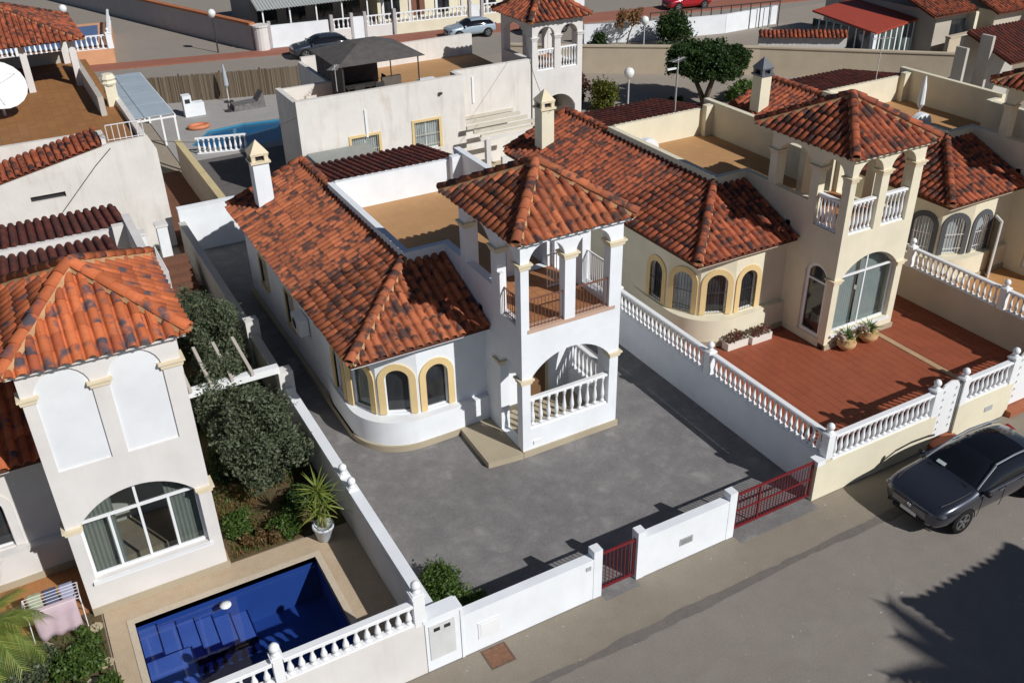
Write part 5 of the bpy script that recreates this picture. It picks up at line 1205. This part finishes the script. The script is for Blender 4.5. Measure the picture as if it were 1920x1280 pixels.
# wall with clay cap and steps beside the ivory villa's rear
for k, (x, y, h, lb) in enumerate(((-7.45, 16.9, 2.3, 'white block pillar beside the rear corner of the ivory villa'), (-6.5, 17.6, 2.2, 'short white gate pillar above the brown garden steps'))):
    T = thing('garden_pillar', (x, y, 0), lb, 'pillar'); MB().box(-.2, .2, -.2, .2, 0, h).build('shaft', WHITE, T); MB().box(-.24, .24, -.24, .24, h, h+.1).build('cap', IVORY, T)
# salmon terrace block and far street
Sm = thing('salmon_terrace', (-6, 58, 0), 'salmon terrace block with white balustrade at the far left', 'wall')
MB().prism([(-9, 0), (-3, -1.2), (3.4, -2.3), (4.8, 7.7), (-9, 9)], 0, 1.05).build('wall', stucco('salmon_render', (.68, .36, .20), (.5, .3, .2), .3), Sm)
balustrade(Sm, (-9, .1), (-3, -1.05), 1.05, 2.05, .34, r=.1); balustrade(Sm, (-2.5, -1.15), (3.3, -2.15), 1.05, 2.05, .34, r=.1); balustrade(Sm, (3.3, -2.0), (4.7, 7.5), 1.05, 2.05, .34, r=.1)
post(Sm, -2.75, -1.1, 1.05, 2.2, .4); post(Sm, 3.3, -2.1, 1.05, 2.2, .4); MB().box(-9, -6.5, -.2, .2, 1.05, 2.1).build('panel', WHITE, Sm)
MB().prism([(-8, 1), (2.6, -1), (3.6, 6.5), (-8, 7.5)], 1.05, 1.12).build('terrace_floor', plain('blue_cover', (.10, .16, .30), .6), Sm)
Gw = thing('grey_street_wall', (2, 68, 0), 'long grey street wall with orange coping running back to the top edge', 'wall')
mb = MB(); mb.bar((5.2, -14.4, .95), (-7, 20.5, .95), .3, 1.9); mb.build('wall', stucco('grey_wall', (.42, .40, .40), (.3, .28, .27), .3), Gw)
MB().bar((5.2, -14.4, 1.98), (-7, 20.5, 1.98), .5, .16).build('coping', plain('orange_coping', (.42, .16, .07), .85, .2, 3), Gw)
MB().lathe([(.55, 0), (.55, 1.75), (.62, 1.78), (.62, 1.9)], (5.7, -14.7, 0), 16).build('round_pillar', IVORY, Gw)
Fw = thing('balustrade_wall', (21, 53.2, 0), 'long white and yellow balustrade wall of the far street behind the cars', 'wall')
def fpt(t): return (-12.5+t*26.5, .6-t*2.9)
segs = [(0, .17, 'solid'), (.18, .235, 'bal'), (.24, .275, 'solid'), (.28, .36, 'bal'), (.37, .60, 'bal'), (.61, .64, 'solid'), (.65, .75, 'bal'), (.76, 1.0, 'solid')]
for a, b, k in segs:
    p, q = fpt(a), fpt(b)
    if k == 'solid': MB().bar((*p, .82), (*q, .82), .22, 1.64).build('panel', WHITE, Fw)
    else:
        MB().bar((*p, .42), (*q, .42), .22, .84).build('panel', CREAM if a > .3 else IVORY, Fw); balustrade(Fw, p, q, .84, 1.64, .34, r=.09)
    MB().obox((p[0], p[1], .98), (.24, .24, 1.96)).build('pier', stucco('grey_wall', (.42, .40, .40)), Fw)
def farhouse():
    T = thing('far_house', (13, 57, 0), 'far house with corrugated grey veranda roof at the top of the street', 'house')
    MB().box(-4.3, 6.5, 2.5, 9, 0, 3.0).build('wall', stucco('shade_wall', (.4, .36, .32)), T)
    ro = MB(); nn = 46
    for i in range(nn):
        x = -5.2+11.2*i/nn; w_ = 11.2/nn; ro.add([(x, -3.2, 2.75), (x+w_*.5, -3.2, 2.82), (x+w_, -3.2, 2.75), (x+.9, 6, 4.2), (x+w_*.5+.9, 6, 4.27), (x+w_+.9, 6, 4.2)], [(0, 1, 4, 3), (1, 2, 5, 4)])
    ro.build('veranda_roof', plain('zinc_sheet', (.45, .47, .45), .5, .08, 2, 0), T)
    for i in range(6): MB().box(-4.8+i*2.1, -4.7+i*2.1, -2.9, -2.8, 0, 2.75).build('veranda_post', WPAINT, T)
    for i in range(4): MB().panel(rect(-3.8+i*2.4, -2.2+i*2.4, .6, 2.3), [], .03, (0, 2.46, 0), (1, 0, 0), Z3).build('window', GL_DARK, T)
farhouse()
T = thing('far_house', (24, 56.5, 0), 'far cream house with dark doors and white posts above the pale blue car', 'house')
MB().box(-5.2, 8, 1.0, 7, 0, 3.4).build('wall', CREAM, T); MB().box(-6, 9, -1.2, 7.5, 3.4, 3.6).build('roof_slab', IVORY, T)
for i in range(5): MB().panel(rect(-4.6+i*2.3, -3.2+i*2.3, .2, 2.4), [], .03, (0, .97, 0), (1, 0, 0), Z3).build('door', (GL_DARK, BROWNIRON, GL_DARK, CREAM, GL_DARK)[i], T)
for i in range(6): MB().box(-5.6+i*2.4, -5.4+i*2.4, -1.0, -.8, 0, 3.4).build('post', (WPAINT, IVORY)[i % 2], T)
for k, (x, y, h, lb) in enumerate(((4.6, 54.6, 2.9, 'white globe street lamp in front of the long grey wall'), (-4.9, 60.7, 3.3, 'white globe street lamp behind the pavilion roof'), (20.7, 24.1, 2.9, 'white globe lamp post right of the rear tower'), (30.3, 35.8, 2.6, 'globe lamp on a post beside the white far wall'))):
    L = thing('street_lamp', (x, y, 0), lb, 'lamp', 'globe lamps'); MB().tube([(0, 0, 0), (0, 0, h-.3)], [.06, .045], 8).build('pole', IRON_D if k == 0 else plain('grey_pole', (.5, .5, .5), .5), L)
    MB().lathe([(.08, -.02), (.2, .08), (.29, .25), (.29, .4), (.2, .55), (.05, .62)], (0, 0, h-.35), 14).build('globe', plain('lamp_globe', (.78, .78, .76), .3, .03, 3, 0), L, smooth=True)
Bn = thing('lamp_post', (24.2, 24.2, 0), 'thin grey floodlight pole left of the umbrella shaped tree', 'lamp'); MB().tube([(0, 0, 0), (0, 0, 2.6)], .05, 6).build('pole', plain('grey_pole', (.5, .5, .5), .5), Bn); MB().obox((-.35, 0, 2.62), (.8, .16, .08)).build('lamp_head', WPAINT, Bn)
car((10.9, 49.4, 0), -.08, 'dark blue grey hatchback parked on the far street left of the gazebo', gloss('blue_grey_paint', (.05, .06, .08), .3, .5, .5, 1), 1.08, False, False)
car((22.9, 48.6, 0), -.1, 'pale blue hatchback parked on the far street', gloss('pale_blue_paint', (.42, .52, .60), .3, .3, .5, 1), 1.0, False, False)
car((28.6, 46.6, 0), -.1, 'black car on the far street behind the rear tower', gloss('black_paint', (.015, .017, .022), .25, .3, .5, 1), 1.0, False, False)
car((43.3, 47.4, 0), -.15, 'red car on the far street at the top edge', gloss('red_paint', (.42, .01, .02), .3, .2, .5, 1), 1.05, False, False)
# right background
BEIGE = stucco('beige_wall', (.52, .44, .33), (.45, .34, .2), .35, .6)
Bg = thing('beige_road_wall', (33, 28, 0), 'long beige retaining wall curving behind the umbrella shaped tree', 'wall')
pl_ = [(-12.5, 9.9), (-8.5, 6.7), (1, -.05), (9.8, -8.1), (13, -11.0)]
for i in range(4):
    a, b = pl_[i], pl_[i+1]; MB().bar((*a, .88), (*b, .88), .3, 1.76).build('wall', BEIGE, Bg); MB().bar((*a, 1.8), (*b, 1.8), .42, .1).build('coping', BEIGE, Bg)
Bh = thing('beige_road_wall', (52, 22, 0), 'shorter beige wall segment at the right edge below the gabled house', 'wall')
MB().bar((-6.5, .6, .95), (8, 1.5, .95), .3, 1.9).build('wall', BEIGE, Bh); MB().bar((-6.5, .6, 1.95), (8, 1.5, 1.95), .42, .1).build('coping', BEIGE, Bh)
def umbrella():
    T = thing('umbrella_tree', (26.6, 24.4, 0), 'clipped umbrella shaped tree in front of the long beige wall', 'tree'); R = random.Random(11); mb = MB()
    for a, l in ((.3, .9), (2.4, .8), (4.4, 1.0), (5.4, .5)): mb.tube([(0, 0, 0), (.3*l*cos(a), .3*l*sin(a), .7), (1.1*l*cos(a), 1.1*l*sin(a), 2.0)], [.2, .15, .1], 8)
    mb.build('trunk', BARK, T, smooth=True); cl = []
    for _ in range(240):
        t = R.uniform(0, 2*pi); q = sqrt(R.random())*2.4; h = sqrt(max(.1, 1-(q/2.75)**4)); cl.append((q*cos(t), q*sin(t), 2.5+R.uniform(-.42, .9)*h, R.uniform(.26, .38)))
    cloud('crown', DKGREEN, T, cl, 60000, .085, 11, long=1.4)
umbrella()
bush((20.9, 27.0, 0), 'yellow green round bush by the rear tower', 1.0, 1.0, 1.7, leafm('olive_yellow', (.05, .07, .012), (.17, .17, .03)), 4500, .09, 51, nc=22)
bush((19.9, 28.6, 0), 'dark red leaved shrub left of the yellow green bush', 1.0, .9, 2.2, REDLEAF, 2200, .1, 52, nc=16)
bush((29.5, 24.2, 0), 'green hedge right of the umbrella shaped tree', 1.7, 1.0, 1.1, GREEN, 5000, .09, 53, nc=24)
bush((24.0, 25.3, 0), 'low dark planting left of the umbrella tree trunk', 1.9, .7, .5, DKGREEN, 3000, .09, 54, nc=24)
bush((34.2, 37.2, 0), 'big dark green conifer bush above the beige wall', 2.0, 1.6, 2.5, DKGREEN, 8000, .1, 55, nc=30)
bush((32.6, 36.4, 0), 'low grey green bushes left of the dark conifer', 1.6, .7, .7, OLIVE, 1800, .1, 56)
bush((26.9, 36.4, 0), 'dark round bush behind the rear tower columns', 1.1, 1.0, 2.0, DKGREEN, 3500, .1, 57)
tree((31.5, 39.5, 0), 'thin dry tree beside the dark conifer bush', 1.6, 1.2, 1.2, 3.0, DRY, 900, .1, 1, 58, 16, .3, .5, .06)
Ww = thing('white_far_wall', (36, 39, 0), 'white wall with dark railing below the red car', 'wall')
for a, b in (((-7, 2.6), (-3, 1.0)), ((-3, 1.0), (4, -.5)), ((4, -.5), (9.5, -.2))): MB().bar((*a, .7), (*b, .7), .25, 1.4).build('wall', WHITE, Ww)
rl = MB()
for i in range(14): x = -2+i*.85; y = 1.0-(x+3)*.19; rl.box(x-.03, x+.03, y-.03+.3, y+.03+.3, 0, 1.9)
rl.bar((-2, 1.1, 1.9), (9.2, -.9, 1.9), .05, .08); rl.build('railing', IRON_D, Ww)
Cs = thing('conservatory', (43, 27, 0), 'glazed conservatory with flat red roof beyond the beige wall', 'conservatory')
rf = [(-2.5, -2.7, 2.55), (2.6, -1.7, 2.7), (3.2, 4.4, 3.1), (-2.2, 3.4, 2.95)]; MB().add(rf+[(a, b, c-.12) for a, b, c in rf], [(0, 1, 2, 3), (7, 6, 5, 4), (0, 4, 5, 1), (1, 5, 6, 2), (2, 6, 7, 3), (3, 7, 4, 0)]).build('roof', plain('red_sheet', (.36, .06, .035), .6, .1, 2, 0), Cs)
def glazed(a, b, n):
    for i in range(n):
        p = Vector((*a, 0)).lerp(Vector((*b, 0)), i/n); q = Vector((*a, 0)).lerp(Vector((*b, 0)), (i+.86)/n)
        MB().bar((p.x, p.y, 1.3), (q.x, q.y, 1.3), .05, 2.3).build('glazing', GL_GREEN, Cs); e = Vector((*a, 0)).lerp(Vector((*b, 0)), (i+.93)/n); MB().obox((e.x, e.y, 1.25), (.1, .1, 2.5)).build('mullion', WPAINT, Cs)
glazed((-2.2, 3.2), (-2.4, -2.4), 8); glazed((-2.4, -2.5), (2.4, -1.6), 7); MB().obox((-2.4, -2.5, 1.25), (.3, .3, 2.5)).build('corner_post', WHITE, Cs)
Gh = thing('gabled_house', (49, 28, 0), 'cream house with clay roofs and dark window beside the conservatory', 'house')
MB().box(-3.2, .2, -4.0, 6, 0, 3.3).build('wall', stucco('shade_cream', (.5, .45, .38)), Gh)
MB().panel([(-4.6, 0), (3, 0), (3, 3.4), (0, 5.2), (-4.6, 3.0)], [], .3, (.3, 0, 0), (0, 1, 0), Z3).build('gable_wall', CREAM, Gh)
MB().panel(rect(-1.6, -.2, .8, 2.6), [], .03, (0, -4.03, 0), (1, 0, 0), Z3).build('window', GL_DARK, Gh)
pp = [(-4.2, -4.6, 3.2), (.1, -4.6, 3.2), (.1, .6, 5.0), (-4.2, .6, 5.0)]; rb_ = MB().add(pp+[(a, b, c-.12) for a, b, c in pp], [(0, 1, 2, 3), (7, 6, 5, 4), (0, 4, 5, 1), (1, 5, 6, 2), (3, 7, 4, 0)]).build('roof', CLAYBED, Gh)
fu, cu = tile_plane(pp); tl = MB().add(cu.v, cu.f)
for m in fu: tl.add([m @ Vector(v) for v in TV], TF)
weld_build(tl, 'roof_tiles', CTR[1], rb_)
Gi = thing('gabled_house', (56, 26, 0), 'second cream gabled house at the top right corner', 'house')
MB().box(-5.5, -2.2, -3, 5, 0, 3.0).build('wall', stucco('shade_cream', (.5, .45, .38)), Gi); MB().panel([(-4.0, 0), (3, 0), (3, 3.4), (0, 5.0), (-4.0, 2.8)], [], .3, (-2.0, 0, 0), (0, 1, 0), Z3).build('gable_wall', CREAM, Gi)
pp = [(-6.0, -3.6, 3.0), (-2.2, -3.6, 3.0), (-2.2, 1, 4.7), (-6.0, 1, 4.7)]; rb_ = MB().add(pp+[(a, b, c-.12) for a, b, c in pp], [(0, 1, 2, 3), (7, 6, 5, 4), (0, 4, 5, 1), (1, 5, 6, 2), (3, 7, 4, 0)]).build('roof', CLAYBED, Gi)
fu, cu = tile_plane(pp); tl = MB().add(cu.v, cu.f)
for m in fu: tl.add([m @ Vector(v) for v in TV], TF)
weld_build(tl, 'roof_tiles', CTR[1], rb_)
Rc = thing('tiled_wall_cap', (38.5, 27.8, 0), 'low wall capped with red clay tiles left of the conservatory', 'wall')
MB().bar((-3.2, 1.8, 1.0), (1.5, -1.6, 1.0), .25, 2.0).build('wall', IVORY, Rc)
pp = [(-3.4, 1.5, 1.98), (1.3, -1.9, 1.98), (1.7, -1.3, 2.3), (-3.0, 2.1, 2.3)]; fu, cu = tile_plane(pp); tl = MB().add(cu.v, cu.f)
for m in fu: tl.add([m @ Vector(v) for v in TV], TF)
weld_build(tl, 'cap_tiles', CTR[1], Rc)
# house behind the right edge: two fin walls and a dark tiled roof
Fh = thing('rear_house', (37, 14.5, 0), 'shaded rear house with two fin walls and dark tiled roof at the right edge', 'house')
MB().box(-1.2, -1.0, -.5, .2, 0, 4.2).box(.75, .95, -.55, .2, 0, 4.6).box(.95, 6, 1.4, 1.6, 0, 4.2).build('wall', stucco('grey_render', (.5, .47, .42)), Fh)
for i in range(7): MB().box(-1.0, .6, -1.5+i*.4, -1.1+i*.4, 0, .25+i*.3).build('step', BROWNPAV, Fh)
pp = [(6, -1.8, 3.4), (.95, -1.8, 3.4), (.95, 1.3, 4.5), (6, 1.3, 4.5)]; rb_ = MB().add(pp+[(a, b, c-.12) for a, b, c in pp], [(0, 1, 2, 3), (7, 6, 5, 4), (0, 4, 5, 1), (1, 5, 6, 2), (3, 7, 4, 0)]).build('roof', CLAYBED, Fh)
fu, cu = tile_plane(pp); tl = MB().add(cu.v, cu.f)
for m in fu: tl.add([m @ Vector(v) for v in TV], TF)
weld_build(tl, 'roof_tiles', claytile('shaded_rear_clay', True), rb_)
# garden things on the third plot
Bd = thing('garden_bench', (20.2, 1.2, 0), 'weathered stone bench under the grey window arches', 'bench')
MB().box(-.9, .9, -.25, .25, .36, .46).build('seat', PLINTH, Bd)
for x in (-.6, .6): MB().box(x-.12, x+.12, -.2, .2, 0, .36).build('leg', PLINTH, Bd)
Gs = thing('glass_screen', (21.6, .9, 0), 'white framed glass screen beside the grey window arches', 'screen')
MB().panel(rect(-.6, .6, .0, 2.4), [rect(-.5, .5, .1, 2.3)], .06, (0, 0, 0), Vector((.55, .83, 0)), Z3).build('frame', PVC, Gs); MB().panel(rect(-.5, .5, .1, 2.3), [], .02, (0, .02, 0), Vector((.55, .83, 0)), Z3).build('pane', glassm('screen_glass', (.16, .13, .1), (.3, .26, .2)), Gs)
# ------------------------------------------------------------------ small clutter on roofs and yards
def aerial(loc, label, h=1.8, rz=0):
    T = thing('tv_aerial', loc, label, 'aerial', 'television aerials', rz); mb = MB().tube([(0, 0, 0), (0, 0, h)], .02, 5); mb.build('mast', plain('grey_pole', (.5, .5, .5), .5), T)
    b = MB(); b.tube([(-.5, 0, h-.1), (.5, 0, h-.1)], .012, 4)
    for i in range(7): b.tube([(-.45+i*.15, -.25+.02*i, h-.1), (-.45+i*.15, .25-.02*i, h-.1)], .007, 4)
    b.build('antenna', plain('grey_pole', (.5, .5, .5), .5), T)
aerial((13.9, 11.3, 5.0), 'television aerial on the back parapet of the cream villa', 2.3, .4)
aerial((2.9, 22.2, 5.0), 'television aerial at the front parapet of the rear house', 1.2, 1.0)
aerial((24.5, 10.2, 5.0), 'television aerial on the back wall of the right edge villa', 2.0, -.4)
def box_ac(loc, label, rz=0):
    T = thing('air_conditioner', loc, label, 'air conditioner', None, rz); MB().box(-.42, .42, -.16, .16, .04, .6).build('casing', PVC, T)
    MB().add([(.1+.2*cos(a*pi/8), -.165, .31+.2*sin(a*pi/8)) for a in range(16)], [tuple(range(16))]).build('fan_grille', plain('dark_grille', (.05, .05, .05), .6), T); MB().box(-.3, -.26, -.16, .16, 0, .04).build('foot', IRON_D, T); MB().box(.26, .3, -.16, .16, 0, .04).build('foot', IRON_D, T)
box_ac((11.2, 10.3, 3.95), 'white air conditioner on the cream villa roof terrace', .2); box_ac((8.0, 23.6, 3.95), 'white air conditioner on the rear house terrace by the tower')
def arched_block(loc, label, w, h):
    T = thing('terrace_block', loc, label, 'wall'); MB().panel(arch(-w/2, w/2, 0, h*.45, h), [], .25, (0, 0, 0), (1, 0, 0), Z3).build('block', WHITE, T)
arched_block((11.2, 9.4, 3.95), 'rounded white parapet hump on the cream villa roof terrace', 1.0, .95)
arched_block((22.3, 5.6, 3.95), 'rounded bluish parapet hump on the right edge villa terrace', 1.1, 1.2)
Pa = thing('parasol', (23.5, 6.8, 3.95), 'closed white parasol on the right edge villa terrace', 'parasol'); MB().tube([(0, 0, 0), (0, 0, 2.2)], .03, 6).build('pole', IRON_W, Pa); MB().lathe([(.04, 0), (.16, .2), (.12, .9), (.03, 1.4)], (0, 0, .8), 10).build('folded_canopy', WPAINT, Pa)
# overhead cables between the rear roofs
for k, (a, b, lb) in enumerate((((8.6, 12.6, 5.6), (13.0, 22.6, 6.2), 'black cable from the cream villa chimney to the rear tower'), ((-5.8, 21, 4.6), (.7, 21.6, 4.3), 'black cable across the alley between the rear houses'))):
    a = Vector(a); b = Vector(b); T = thing('overhead_cable', a, lb, 'cable')
    MB().tube([(b-a)*(i/10)-Vector((0, 0, .5*sin(pi*i/10))) for i in range(11)], .012, 4).build('wire', IRON_D, T)
# rear yard clutter of the middle plots
def table_set(loc, label):
    T = thing('garden_table', loc, label, 'table'); MB().lathe([(.5, .7), (.5, .74)], seg=16).build('table_top', PVC, T); MB().tube([(0, 0, 0), (0, 0, .7)], .05, 6).build('leg', PVC, T)
table_set((10.8, 16.6, 0), 'round white garden table in the yard behind the cream villa')
for k, (x, y, c, lb) in enumerate(((9.6, 19.0, GREEN, 'potted green plant by the pergola column'), (12.2, 18.7, OLIVE, 'potted grey green plant under the yard balustrade'), (-4.2, 21.5, GREEN, 'potted green plant in the brown alley'))):
    T = thing('potted_plant', (x, y, 0), lb, 'potted plant', 'yard pots'); MB().lathe([(.14, 0), (.2, .3), (.22, .3), (.17, .28)], seg=12).build('pot', plain('terracotta', (.4, .16, .08), .8), T, smooth=True)
    cloud('foliage', c, T, [(0, 0, .5, .28), (.1, .05, .65, .2)], 300, .07, 90+k)
R6 = thing('balustrade_wall', (22, YF, 0), 'cream street wall with white balusters beyond the right edge gate', 'wall')
MB().box(-7.05, 8, 0, .26, 0, 1.18).build('wall', CREAM, R6); balustrade(R6, (-6.7, .13), (-4.9, .13), 1.18, 1.98, .215, r=.065, wd=.19); balustrade(R6, (-4.5, .13), (1.5, .13), 1.18, 1.98, .215, r=.065, wd=.19); balustrade(R6, (1.8, .13), (7.8, .13), 1.18, 1.98, .215, r=.065, wd=.19)
for x_ in (-6.85, -4.7, 1.65): post(R6, x_, .13, 1.18, 2.1, .24)
